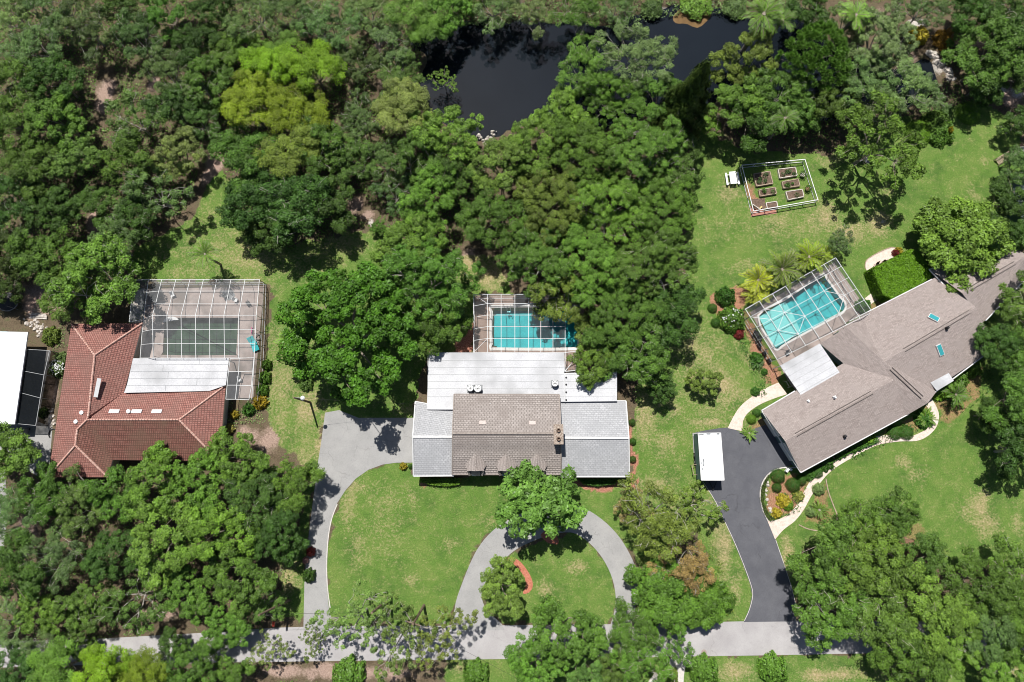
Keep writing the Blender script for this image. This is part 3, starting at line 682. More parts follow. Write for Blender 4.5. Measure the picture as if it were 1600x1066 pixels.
chair_obj(246,470, M['greyplastic'], 'grey slumped chair at the left side of the dirty pool deck', -.6, s=1.5)
chair_obj(376,594, M['white'], 'white chair in the narrow screened strip beside the patio roof', .2)
m = MB(); q = pp([(347,456),(362,452),(368,462),(358,470),(350,466)]); m.prism(q, .03, .06); tag(m.build('deck_mat', M['greyplastic']), 'dark grey tarp lying on the dirty pool deck', 'tarp')
def umbrella(px, py, r_, h, mat, label, tilt=0.0):
    c = P(px, py); t = thing('parasol', c, label, 'parasol')
    m = MB(); m.tube([(c.x, c.y, .03), (c.x, c.y, h)], .03, 6); part(m, 'pole', M['white'], t)
    m = MB(); m.lathe((c.x, c.y, h-.55), [(r_, 0), (r_*.55, .32), (.05, .55), (0, .57)], 8); part(m, 'canopy', mat, t)
    m = MB(); m.lathe((c.x, c.y, .03), [(.3, 0), (.3, .08), (.05, .12), (0, .12)], 10); part(m, 'base', M['black'], t)
tq = thing('pool_float', P(399,540), 'turquoise fabric lounger against the right screen wall', 'lounger')
m = MB(); c = P(399,541)
m.box((c.x, c.y, .35), (.9, 1.6, .12), math.radians(25)); m.box((c.x-.5, c.y+.9, .6), (.9, .7, .1), math.radians(25), Matrix.Rotation(.6, 4, 'X')); part(m, 'cushion', M['turq'], tq)
for dx, dy in ((-.3,-.6),(.4,-.6),(-.3,.6),(.4,.6)):
    m = MB(); m.bar((c.x+dx, c.y+dy, .03), (c.x+dx, c.y+dy, .35), .05); part(m, 'leg', M['white'], tq)
m = MB(); c = P(394,517); m.tube([(c.x, c.y-.5, .25), (c.x+.1, c.y, .3), (c.x, c.y+.5, .25)], [.06, .1, .05], 8); tag(m.build('pool_noodle', M['pink']), 'small pink float beside the turquoise lounger', 'pool toy')
m = MB(); c = P(404.5,527); pts = [(c.x+.38*math.cos(a), c.y+.38*math.sin(a), .3) for a in [k*.55 for k in range(12)]]; m.tube(pts, .07, 6)
tag(m.build('hose_coil', M['greyplastic']), 'grey coiled hose outside the right wall of the dirty enclosure', 'hose')
# ================================================================= FAR LEFT WHITE METAL HOUSE
hB = thing('white_house', P(0,590), 'white metal roofed house cut by the left edge of the photo', 'house')
Lb = [(-60,517),(43.5,519),(23,663),(-60,663)]
m = MB(); q = [P(x, y, 3.4) for x, y in Lb]; m.prism(q, 3.2, 3.4, True); part(m, 'roof', M['carport'], hB)
m = MB()
for k in range(1, 9):
    y = 519+k*16; m.bar(P(-60, y, 3.41), P(43.5-20.5*k*16/144, y, 3.41), .03, .03)
part(m, 'roof_seam', M['white'], hB)
m = MB(); walls_from([P(x, y, 0) for x, y in Lb], 0, 3.2, .5, m); part(m, 'wall', M['stucco_dark'], hB)
cgB = thing('screen_porch', P(50,605), 'black screened porch along the right side of the white metal roof', 'porch')
m = MB(); s = MB()
T0 = [P(43,546,2.9), P(38,580,2.9), P(33,614,2.9), P(25,662,2.9)]; T1 = [P(77.5,548,2.5), P(69,586,2.5), P(63,622,2.5), P(56,665,2.5)]
for i in range(4):
    m.bar(T0[i], T1[i], .06); p = T1[i]; m.bar((p.x, p.y, 0), p, .06)
    if i < 3: m.bar(T1[i], T1[i+1], .07); s.face([T0[i], T1[i], T1[i+1], T0[i+1]]); a, b_ = T1[i], T1[i+1]; s.face([(a.x,a.y,0),(b_.x,b_.y,0),b_,a])
part(m, 'roof_frame', pm('grey_frame', (.3,.31,.32),(.36,.37,.38),2,.5,0), cgB); part(s, 'roof_screen', M['screen_black'], cgB)
slab('porch_deck', [(30,545),(80,548),(58,668),(22,665)], M['street'], .03)
for (x, y, mt, lb) in ((28,672,'blue','blue wheelie bin in the shade under the white metal roof'),(43,671,'greyplastic','dark grey wheelie bin beside the blue bin')):
    c = P(x, y+3); t = thing('wheelie_bin', c, lb, 'bin')
    m = MB(); m.prism([(c.x-.3, c.y-.32), (c.x+.3, c.y-.32), (c.x+.3, c.y+.32), (c.x-.3, c.y+.32)], .1, 1.0, True); part(m, 'body', M[mt], t)
    m = MB(); m.box((c.x, c.y+.02, 1.04), (.68, .76, .08), 0, Matrix.Rotation(.05, 4, 'X')); part(m, 'lid', M[mt], t)
    for sx in (-1, 1):
        m = MB(); m.tube([(c.x+sx*.33-.03, c.y+.3, .11), (c.x+sx*.33+.03, c.y+.3, .11)], .11, 10); part(m, 'wheel', M['tyre'], t)
# trampoline and clutter above the white house
t = thing('trampoline', P(18,474), 'round netted trampoline in the dark yard above the white roof', 'trampoline')
c = P(18,474); m = MB(); pts = [(c.x+1.5*math.cos(a), c.y+1.3*math.sin(a), .8) for a in [k*math.pi/8 for k in range(17)]]; m.tube(pts, .07, 6, False)
for k in range(0, 16, 2): m.bar((pts[k][0], pts[k][1], 0), (pts[k][0], pts[k][1], 2.2), .05)
part(m, 'frame', M['greyplastic'], t)
m = MB(); m.face([(c.x+1.42*math.cos(a), c.y+1.22*math.sin(a), .8) for a in [k*math.pi/12 for k in range(24)]]); part(m, 'mat', M['black'], t)
def plank_stack(px, py, n, L_, rz, label, mat='timber'):
    c = P(px, py); m = MB()
    for k in range(n):
        m.box((c.x+random.uniform(-.1,.1), c.y+(k-n/2)*.22, .12+.05*(k % 3)), (L_*random.uniform(.8,1.05), .16, .1), rz+random.uniform(-.04,.04))
    return tag(m.build('timber_pile', M[mat]), label, 'timber pile')
plank_stack(67,484, 5, 2.6, -.12, 'stack of grey brown boards below the dense tree by the trampoline')
plank_stack(62,493, 4, 2.6, -.10, 'pale ladder like pallet lying below the board stack', 'rock')
def rocks(name, label, area, n, smin, smax, mat='rock', seed=1, cat='rocks'):
    """loose rocks in one pile or border that nobody could count one by one"""
    rr = random.Random(seed); m = MB(); q = area
    for _ in range(n):
        a = rr.random(); seg = a*(len(q)-1); i = int(seg); f = seg-i
        px = q[i][0]*(1-f)+q[min(i+1, len(q)-1)][0]*f+rr.uniform(-1,1)*q[i][2]; py = q[i][1]*(1-f)+q[min(i+1, len(q)-1)][1]*f+rr.uniform(-1,1)*q[i][2]
        c = P(px, py); s_ = rr.uniform(smin, smax); k = 6; top = []; bot = []
        for j in range(k):
            t_ = 2*math.pi*j/k+rr.uniform(-.2,.2); r_ = s_*rr.uniform(.75,1.2); bot.append(c+Vector((r_*math.cos(t_), r_*math.sin(t_), -.02))); top.append(c+Vector((.6*r_*math.cos(t_), .6*r_*math.sin(t_), s_*rr.uniform(.6,.9))))
        for j in range(k): m.face([bot[j], bot[(j+1)%k], top[(j+1)%k], top[j]])
        m.face(top)
    o = m.build(name, M[mat]); return tag(o, label, cat, kind='stuff')
rocks('rock_scatter', 'pale stones strewn beside the red tiled roof', [(80,640,6),(78,655,5),(75,664,6),(82,660,5)], 60, .08, .3, seed=3)
rocks('rock_border', 'pale stones edging the flower bed by the blacktop', [(1199,752,1.5),(1197,775,1.5),(1200,790,2),(1205,800,2)], 26, .1, .28, seed=4)
rocks('pond_stones', 'pale stones along the pond bank by the yellow shrubs', [(1455,85,4),(1465,95,4),(1480,110,4),(1487,125,5)], 50, .15, .55, seed=5)
rocks('pond_stones', 'pale grey stones at the lower pond bank', [(745,212,4),(760,218,5),(775,206,3)], 26, .1, .3, seed=6)
rocks('yard_clutter', 'pale broken pots and blocks beside the white metal roof', [(40,500,6),(60,512,8),(70,520,5)], 40, .1, .35, seed=8)
m = MB(); c = P(83,678); pts = [(c.x+.55*math.cos(a), c.y+.65*math.sin(a), .1) for a in [k*.5-1.0 for k in range(11)]]; m.tube(pts, .08, 6); tag(m.build('garden_hose', M['black']), 'black curled hose on the concrete beside the red tiles', 'hose')
# ================================================================= MAIN HOUSE
hC = thing('main_house', P(815,660), 'long central house with taupe roof flanked by pale grey wings', 'house')
eN, eS, rz_ = 3.4, 3.2, 6.1
def gable(root, nm, NWp, NEp, SEp, SWp, zn, zs, zr, mat, rN, rS, rp0, rp1, lift=.05, wallmat='stucco', inset=.35, trim='trim'):
    a, b_, c_, d_ = P(*NWp, zn), P(*NEp, zn), P(*SEp, zs), P(*SWp, zs); r0, r1 = P(*rp0, zr), P(*rp1, zr)
    m = MB(); slope(m, b_, a, r0, r1, rN, lift); slope(m, d_, c_, r1, r0, rS, lift); part(m, 'roof', mat, root)
    m = MB(); U = Vector((0,0,.07)); m.bar(r0+U, r1+U, .28, .08)
    for p, q in ((a, r0), (r0, d_), (b_, r1), (r1, c_)): m.bar(p+Vector((0,0,.02)), q+Vector((0,0,.02)), .14, .2)
    m.bar(d_+Vector((0,-.05,-.03)), c_+Vector((0,-.05,-.03)), .14, .16); m.bar(a+Vector((0,.05,-.03)), b_+Vector((0,.05,-.03)), .12, .16)
    part(m, 'roof_trim', M[trim], root)
    m = MB(); poly = [a, b_, c_, d_]; ii = walls_from(poly, 0, min(zn, zs)-.15, inset, m)
    for (p, q, r_) in ((a, d_, r0), (b_, c_, r1)):
        cc = (a+b_+c_+d_)/4; sh_ = Vector((cc.x-p.x, 0, 0)).normalized()*inset
        m.face([p+sh_-Vector((0,0,.3)), q+sh_-Vector((0,0,.3)), r_+sh_-Vector((0,0,.12))])
    part(m, 'wall', M[wallmat], root)
    return a, b_, c_, d_, r0, r1
M['dormer_shingle'] = brick_mat('pale_dormer_shingle', (.31,.275,.26), (.37,.33,.31), (.19,.165,.155), .5, .22, .03, .5, (.33,.28,.26), .9, .02)
M['cap'] = pm('ridge_cap_taupe', (.26,.22,.2), (.34,.3,.27), 3, .9, .01)
gable(hC, 'c', (709.5,616.5), (874,617), (876.5,741), (706.5,741), 4.3, 3.2, 6.0, M['shingle_taupe'], 18, 22, (707,677), (876.5,677), .07, trim='cap')
gable(hC, 'l', (649,628), (709,639), (709,743), (646,743.5), 3.0, 2.9, 4.6, M['shingle_grey'], 0, 0, (645,682.5), (709,682.5), .03)
gable(hC, 'r', (876,626.5), (978,627), (983.5,744.5), (877,744.5), 3.0, 2.9, 4.7, M['shingle_grey'], 0, 0, (877,684), (982.5,684.5), .03)
# flat rear roof
m = MB(); L = [(670,551),(881.5,551),(881.5,583),(964,581),(964,627),(876,628),(708,632),(708,640),(667,640)]
m.prism([P(x, y, 3.45) for x, y in L], 3.2, 3.5, True); part(m, 'flat_roof', M['flatroof'], hC)
m = MB()
for k, y in enumerate((563,574,585,596,607,619)):
    m.bar(P(669.5-k*.4, y, 3.52), P(881 if y < 583 else 963, y, 3.52), .06, .03)
for x, y0, y1 in ((767,552,563),(668.5,640,551)): m.bar(P(x, y0, 3.52), P(x, y1, 3.52), .05, .03)
m.bar(P(882,583,3.53), P(883,628,3.53), .12, .08)
part(m, 'roof_seam', pm('soft_seam',(.48,.49,.50),(.55,.56,.57),3,.6,0), hC)
m = MB(); walls_from([P(x, y, 3.2) for x, y in L], 0, 3.2, .35, m); part(m, 'wall', M['stucco'], hC)
# chimney
ch = MB(); c = P(872.2, 679, 6.6); ch.box((c.x, c.y, 5.3), (1.05, 2.35, 3.6)); cho = part(ch, 'chimney', M['chimney'], hC)
m = MB(); m.box((c.x, c.y, 7.13), (1.25, 2.55, .14)); m.build('chimney_cap', M['chimney'], cho)
for dy in (-.6, .5):
    m = MB(); m.lathe((c.x, c.y+dy, 7.2), [(.28, 0), (.24, .35), (.16, .35), (.16, 0)], 10); m.build('chimney_pot', M['soil'], cho)
# dormers
tS = (P(706.5,741,3.2), P(876.5,741,3.2), P(876.5,677,6.0))
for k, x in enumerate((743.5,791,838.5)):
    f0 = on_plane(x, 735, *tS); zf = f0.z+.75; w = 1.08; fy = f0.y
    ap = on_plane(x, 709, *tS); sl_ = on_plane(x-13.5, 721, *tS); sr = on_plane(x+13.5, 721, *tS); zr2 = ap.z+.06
    top = Vector((f0.x, fy, zr2)); le = Vector((f0.x-w, fy, zf)); re_ = Vector((f0.x+w, fy, zf)); tb = ap+Vector((0,0,.06)); U_ = Vector((0,0,.05))
    dm = MB(); dm.rface([le, top, tb, sl_+U_], le, sl_); dm.rface([re_, top, tb, sr+U_], re_, sr)
    wl_, wr_ = on_plane(x-17, 727, *tS)+U_*3, on_plane(x+17, 727, *tS)+U_*3
    dm.rface([le+Vector((0,.1,-.1)), sl_+U_*1.5, wl_], le, sl_); dm.rface([re_+Vector((0,.1,-.1)), wr_, sr+U_*1.5], re_, sr)
    d = part(dm, 'dormer', M['dormer_shingle'], hC)
    m = MB(); m.bar(le+Vector((-.05,-.05,0)), re_+Vector((.05,-.05,0)), .1, .12); m.bar(top+U_, tb+U_, .13, .05); m.bar(top+Vector((0,-.04,.02)), le, .09, .09); m.bar(top+Vector((0,-.04,.02)), re_, .09, .09)
    for ex in (-1, 1): m.bar(Vector((f0.x+ex*w*.92, fy, zf-.1)), on_plane(x+ex*9.5, 743, *tS)+Vector((0,0,.12)), .28, .12)
    m.build('dormer_trim', M['dormer_shingle'], d)
    m = MB(); m.box((f0.x, fy+.6, zf-.75), (2*w-.3, 1.0, 1.4)); m.build('dormer_wall', M['trim'], d)
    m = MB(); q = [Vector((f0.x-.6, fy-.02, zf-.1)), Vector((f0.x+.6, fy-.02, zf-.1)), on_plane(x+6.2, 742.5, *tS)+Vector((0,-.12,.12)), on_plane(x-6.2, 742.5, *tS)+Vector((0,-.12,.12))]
    m.face(q[::-1]); m.build('window', M['glass'], d)  # dark glass sheet laid on the slope, standing in for the shadowed eave cutout
# vents and pipes on the main roof
for x, y in ((754,660.5),(832,661)):
    m = MB(); m.box(P(x, y, 5.66), (.85, .5, .12), 0, Matrix.Rotation(math.radians(-20), 4, 'X')); m.box(P(x-.5, y-6, 5.3), (.12, .9, .08), 0, Matrix.Rotation(math.radians(-20), 4, 'X')); part(m, 'roof_vent', pm('faded_flashing',(.52,.44,.41),(.58,.5,.47),3,.8,0) if x < 800 else bpy.data.materials['faded_flashing'], hC)
for x, y in ((766,631),(856,629)):
    m = MB(); m.tube([P(x, y, 4.4), P(x, y, 4.4)+Vector((0,0,.5))], .06, 6); part(m, 'vent_pipe', M['trim'], hC)
for k, y in enumerate((590,601,613,625)):
    m = MB(); m.lathe(P(884.5, y, 3.5), [(.12,0),(.12,.12),(.0,.16)], 8); part(m, 'roof_drain', M['black'], hC)
x0 = P(700,744).x
add_windows(hC, [(P(680,744).x, P(680,744,2.9).y+.33, 1.5, 2.0, 1.1, 0), (P(735,741).x, P(735,741,3.2).y+.33, 1.5, 1.6, 1.1, 0), (P(770,741).x, P(770,741,3.2).y+.33, 1.5, 1.6, 1.1, 0), (P(930,744).x, P(930,744,2.9).y+.33, 1.5, 2.2, 1.1, 0), (P(905,744).x, P(905,744,2.9).y+.33, 1.5, 1.0, 1.1, 0)])
m = MB(); m.box((P(812,741).x, P(812,741,3.2).y+.32, 1.1), (1.0, .1, 2.1)); dr = part(m, 'door', M['red'], hC)
m = MB(); m.box((P(812,741).x+.35, P(812,741,3.2).y+.24, 1.05), (.05, .08, .12)); m.build('handle', M['steel'], dr)
# air conditioners on the flat roof
def ac_unit(px, py, z, label, s=1.0):
    c = P(px, py, z); c = Vector((c.x, c.y, z)); t = thing('air_conditioner', c, label, 'air conditioner', 'air conditioners on the white flat roof')
    m = MB(); m.lathe(c, [(.42*s,.08),(.46*s,.14),(.46*s,.85),(.40*s,.9),(.34*s,.9),(.34*s,.8),(0,.8)], 18); part(m, 'casing', M['steel'], t)
    m = MB()
    for k in range(4):
        a = math.pi*k/4; m.bar(c+Vector((.36*s*math.cos(a),.36*s*math.sin(a),.87)), c-Vector((.36*s*math.cos(a),.36*s*math.sin(a),-.87)), .025)
    part(m, 'grille', M['black'], t)
    m = MB(); m.lathe(c+Vector((0,0,.81)), [(.12*s,0),(.12*s,.04),(0,.05)], 10); part(m, 'fan_hub', M['white'], t)
    m = MB(); m.box(c+Vector((0,0,.04)), (1.0*s, 1.0*s, .08)); part(m, 'pad', M['greyplastic'], t)
ac_unit(735.5,607.5,3.5,'left one of the two round air conditioners on the white flat roof')
ac_unit(747,608,3.5,'right one of the two paired air conditioners, white topped, on the flat roof',1.15)
ac_unit(866.5,600,3.5,'single round air conditioner at the right side of the white flat roof')
# --- main pool cage
cxs = [740,761.5,783,804.5,826,845,864,883]; ys = [460,474.5,492.5,510.5,529,551]
g = []
for j, y in enumerate(ys):
    row = []
    for i, x in enumerate(cxs):
        z = 2.6 if (i == 0 or j == 0) else 3.5
        if i == 0 and 0 < j < 5: yy = y+4-j*.2
        else: yy = y
        row.append(P(x, yy, z))
    g.append(row)
cage('pool_enclosure', 'clean white screen enclosure over the pool behind the central house', g, None, M['screen'], .05,
     diags=[(g[0][0], g[1][1]), (g[5][0], g[4][1])], base_walls=[g[0], [g[j][0] for j in range(6)]], parent_pt=P(810,505))
t = thing('screen_porch', P(892,565), 'small screened bay at the right end of the white flat roof', 'porch')
m = MB(); s = MB(); k1 = [P(883,551,3.5), P(900,549,2.7), P(900,579,2.7), P(882.5,580.5,3.5)]
for i in range(4): m.bar(k1[i], k1[(i+1)%4], .1)
m.bar(k1[1].lerp(k1[2],.35), k1[3], .08); m.bar(k1[0].lerp(k1[3],.3), k1[1].lerp(k1[2],.35), .08); s.face(k1)
for i in range(4): p = k1[i]; m.bar((p.x,p.y,0),p,.08)
part(m, 'roof_frame', M['frame'], t); part(s, 'roof_screen', M['screen'], t)
deck('pool_deck', [(742,462),(912,462),(914,580),(742,580)], [PB_C], M['deck_brown'])
pC = pool('swimming_pool', 'turquoise rectangular pool behind the central house, half under trees', PB_C, M['plaster'], M['poolwater'], 1.3, .42, M['coping'])
m = MB(); c = P(795,485)
for dx in (-.25, .25):
    m.tube([(c.x+dx, c.y+.7, .05), (c.x+dx, c.y+.7, .8), (c.x+dx, c.y+.3, .95), (c.x+dx, c.y-.1, .7), (c.x+dx, c.y-.15, -.6)], .03, 6)
for z in (-.2, -.5): m.bar((c.x-.25, c.y-.15, z), (c.x+.25, c.y-.15, z), .06)
tag(m.build('pool_ladder', M['steel']), 'steel ladder at the top edge of the turquoise rectangular pool', 'pool ladder')
# ================================================================= RIGHT HOUSE
hD = thing('grey_house', P(1380,570), 'long grey brown shingle house running diagonally at the right', 'house')
def gable_d(pts, ze, zr, ext0=0, ext1=0, nm='roof', wall=True, vent=None):
    """pts: four eave pixels around; ridge runs between midpoints of edges (p0,p3) and (p1,p2)"""
    p = [P(x, y, ze) for x, y in pts]; r0 = (p[0]+p[3])/2; r1 = (p[1]+p[2])/2
    r0 = Vector((r0.x, r0.y, zr)); r1 = Vector((r1.x, r1.y, zr))
    m = MB(); m.rface([p[0], p[1], r1, r0], p[0], p[1]); m.rface([p[3], p[2], r1, r0], p[3], p[2]); part(m, 'roof', M['shingle_brown'], hD)
    if wall:
        m = MB(); walls_from(p, 0, ze-.12, .55, m); c = sum(p, Vector())/4
        for a, b_, r_ in ((p[0], p[3], r0), (p[1], p[2], r1)):
            sh_ = (r1-r0).normalized()*.55*(1 if r_ is r0 else -1); d = Vector((0,0,.2)); m.face([a+sh_-d, b_+sh_-d, r_+sh_-d*.6])
        part(m, 'wall', M['stucco_dark'], hD)
    return p, r0, r1
e_ = 2.8
pS, s0, s1 = gable_d([(1190,641.5),(1352,548),(1424,645),(1251,738.5)], e_, 4.15)
pN, n0, n1 = gable_d([(1306,515),(1472,428),(1556,543),(1438,623)], e_, 4.32)
pX, x0_, x1_ = gable_d([(1281,537),(1424,645),(1461,612),(1365,487)][0:1]+[(1415,650),(1463,612.5),(1347,493)], e_, 4.36)
pU, u0, u1 = gable_d([(1452,421),(1576,384),(1616,422),(1537,503)], e_+.25, 4.3)
# fascia / gutter
m = MB()
for a, b_ in (((1251,738.5),(1418,648)),((1418,648),(1461,613)),((1461,613),(1552,545)),((1190,641.5),(1251,738.5)),((1190,641.5),(1242,611)),((1327,502),(1456,436.5)),((1452,421),(1493,465)),((1452,421),(1480,414)),((1576,384),(1616,422)),((1540,501),(1616,422))):
    zz = e_ if a not in ((1452,421),(1576,384),(1540,501)) else e_+.25
    m.bar(P(*a, zz)+Vector((0,0,-.02)), P(*b_, zz)+Vector((0,0,-.02)), .13, .16)
part(m, 'gutter', M['trim'], hD)
m = MB()
for (a, b_, ra, rb) in ((s0, s1, .10, .80), (n0, n1, .22, .93), (x0_, x1_, .55, .93), (u0, u1, .1, .8)):
    d = (b_-a); w = Vector((-d.y, d.x, 0)).normalized()
    for sgn in (1, -1):
        o_ = w*.22*sgn+Vector((0,0,.02)); m.bar(a+d*ra+o_, a+d*rb+o_, .06, .10)
part(m, 'ridge_vent', pm('ridge_vent_dark', (.10,.085,.08),(.15,.13,.12),2,.8,0), hD)
for (x, y, z, rz2, ln, sg) in ((1458.5,497,4.1,-.62,1.0,1),(1468,547,3.9,-1.15,1.25,-1)):
    tri = (pN[0], pN[1], n1) if sg > 0 else (pN[3], pN[2], n1); m = MB(); box_on(m, x, y, tri, (ln+.35, .72, .2), rz2, .08); f = part(m, 'skylight', M['trim'], hD)
    m = MB(); box_on(m, x, y, tri, (ln+.2, .58, .06), rz2, .2); m.build('pane', M['teal_glass'], f)
for x, y, z in ((1303.5,621,4.0),(1262,627,3.4),(1480,512.5,4.7),(1320,682,3.6)):
    m = MB(); m.box(P(x, y, z-.2), (.35, .35, .5), .5); m.lathe(P(x, y, z+.0), [(.1,0),(.1,.3),(0,.34)], 8); part(m, 'roof_vent', M['white'] if x < 1310 else M['black'], hD)
m = MB(); q = [P(x, y, 3.1) for x, y in ((1454,598),(1482.5,583),(1490.5,595),(1464,611))]; m.prism(q, 3.0, 3.1, True); aw = part(m, 'awning', M['flatroof'], hD)
# garage doors and front windows
a, b_ = pS[0], pS[3]; d = (b_-a).normalized(); nrm = Vector((d.y, -d.x, 0)); ang = math.atan2(d.y, d.x)
if nrm.x > 0: nrm = -nrm
for f in (.30, .70):
    c = a.lerp(b_, f)-nrm*.53; m = MB(); m.box((c.x, c.y, 1.15), (2.7, .1, 2.2), ang); part(m, 'garage_door', M['white'], hD)
a, b_ = pS[3], pS[2]; d = (b_-a).normalized(); ang = math.atan2(d.y, d.x); inw = Vector((-d.y, d.x, 0))
add_windows(hD, [((a.lerp(b_, f)+inw*.52).x, (a.lerp(b_, f)+inw*.52).y, 1.5, 1.4, 1.1, ang) for f in (.2,.4,.6,.8)])
# lanai roof
rf = thing('lanai_roof', P(1267,600), 'white square patio roof beside the diagonal grey house', 'patio roof')
m = MB(); L = [(1219,571.5),(1281,537),(1316,588),(1255,623)]; q = [P(x, y, 3.0) for x, y in L]; m.prism(q, 2.9, 3.02, True); part(m, 'roof_panel', M['flatroof'], rf)
m = MB()
for k in range(1, 6): m.bar(q[0].lerp(q[3], k/6)+Vector((0,0,.035)), q[1].lerp(q[2], k/6)+Vector((0,0,.035)), .05, .03)
part(m, 'seam', M['seam'], rf)
m = MB()
for p in (q[0], q[3]): m.bar((p.x+.2, p.y, 0), (p.x+.2, p.y, 2.9), .1)
part(m, 'post', M['frame'], rf)
m = MB(); q2 = [P(x, y, .03) for x, y in ((1225,597),(1233,594),(1237,603),(1230,606))]
for i in range(4): m.bar(q2[i]+Vector((0,0,.8)), q2[(i+1)%4]+Vector((0,0,.8)), .06); m.bar(q2[i], q2[i]+Vector((0,0,.8)), .06)
tag(m.build('metal_rack', M['steel']), 'small square white metal rack in the dark gap beside the patio roof', 'rack')
# --- right pool cage: skewed grid
def bil(u, v, z):
    c00, c10, c11, c01 = (1164.5,483),(1305.6,403),(1363,488),(1214,562)
    x = (c00[0]*(1-u)+c10[0]*u)*(1-v)+(c01[0]*(1-u)+c11[0]*u)*v; y = (c00[1]*(1-u)+c10[1]*u)*(1-v)+(c01[1]*(1-u)+c11[1]*u)*v
    return P(x, y, z)
us = [0,.155,.30,.445,.585,.73,.87,1.0]; vs = [0,.155,.36,.57,.78,1.0]
g = []
for j, v in enumerate(vs):
    g.append([bil(u, v, 2.5 if (j == 0 or i == len(us)-1) else 3.9 if i > 0 else 2.9) for i, u in enumerate(us)])
X2 = lambda i, j: g[j][i]
cgD = cage('pool_enclosure', 'slanted white screen enclosure with star braces beside the grey house', g, None, M['screen'], .055,
     diags=[(X2(1,1),X2(2,2)),(X2(0,1),X2(1,2)),(X2(2,2),X2(1,3)),(X2(2,2),X2(3,3)),(X2(3,3),X2(2,4)),(X2(1,3),X2(2,4)),(X2(6,1),X2(5,2)),(X2(5,2),X2(6,3)),(X2(6,3),X2(5,4)),(X2(6,1),X2(5,2))],
     base_walls=[g[0], [g[j][0] for j in range(6)], [g[j][7] for j in range(6)]], parent_pt=P(1265,490))
deck('pool_deck', [(1172,488),(1303,410),(1356,486),(1322,505),(1285,540),(1315,590),(1258,625),(1234,600)], [PB_D], M['deck_pink'])
pool('swimming_pool', 'turquoise pool with pale shelf under the star braced enclosure', PB_D, M['plaster'], M['poolwater'], 1.1, .30, M['coping'])
m = MB(); q = pp([(1187,495),(1228,470),(1241,492),(1252,516),(1232,532),(1214,543),(1206,533)]); m.prism(q, -1.1, -.3); tag(m.build('pool_shelf', M['plaster_pale']), 'pale shallow shelf at the left end of the braced turquoise pool', 'pool shelf')
for x, y, rz2, lb in ((1183,528,1.05,'upper black lounge chair by the left wall of the braced enclosure'),(1188,536,1.05,'lower black lounge chair by the left wall of the braced enclosure')):
    chair_obj(x-4, y-6, M['black'], lb, rz2, s=1.5)
chair_obj(1229,552, M['greyplastic'], 'grey chair on the deck between patio roof and braced pool', .5)
# patio chairs on round patio
g_ = 'dark chairs on the round cream patio'
chair_obj(1363,422, M['soil'], 'dark chair at the lower left end of the round cream patio', 1.2)
chair_obj(1369.5,415, M['soil'], 'middle of the three dark chairs on the round cream patio', .4)
chair_obj(1378,413, M['soil'], 'dark chair nearest the green hedge on the round cream patio', -.5)
# small shed at right edge
t = thing('garden_shed', P(1590,290), 'teal grey roofed shed half hidden by trees at the right edge', 'shed')
m = MB(); q = [P(1571,283,2.6), P(1588,275,3.1), P(1605,268,2.6), P(1640,330,2.6), P(1612,345,3.1), P(1590,300,2.6)]
q = [P(1571,283,2.5), P(1598,274,2.9), P(1630,340,2.9), P(1600,352,2.5)]; q2 = [P(1598,274,2.9), P(1626,264,2.5), P(1660,330,2.5), P(1630,340,2.9)]
m.rface(q, q[0], q[3]); m.rface(q2, q2[1], q2[2]); part(m, 'roof', pm('grey_teal_roof',(.14,.18,.18),(.2,.25,.25),1.5,.7,.01), t)
m = MB(); walls_from([q[0], q2[1], q2[2], q[3]], 0, 2.4, .25, m); part(m, 'wall', M['stucco_dark'], t)
# timber bridge at the right edge
t = thing('garden_footbridge', P(1578,245), 'grey timber footbridge with handrail at the right edge of the lawn', 'footbridge')
a, b_ = P(1556,255), P(1585,238); m = MB(); d = (b_-a); w = Vector((-d.y, d.x, 0)).normalized()
for k in range(14): c = a+d*(k+.5)/14; m.box((c.x, c.y, .25), (.17, .9, .05), math.atan2(d.y, d.x))
part(m, 'deck_boards', M['timber'], t)
m = MB()
for sgn in (-1, 1):
    o_ = w*.5*sgn; m.bar(a+o_+Vector((0,0,.9)), b_+o_+Vector((0,0,.9)), .1)
    for k in range(4): p = a+d*k/3+o_; m.bar(p, p+Vector((0,0,.9)), .1)
part(m, 'handrail', M['timber'], t)
m = MB(); q = pp([(1585,232),(1610,228),(1612,236),(1588,240)]); m.prism(q, .1, .3); tag(m.build('timber_landing', M['rock']), 'pale timber landing beyond the footbridge at the right edge', 'landing')
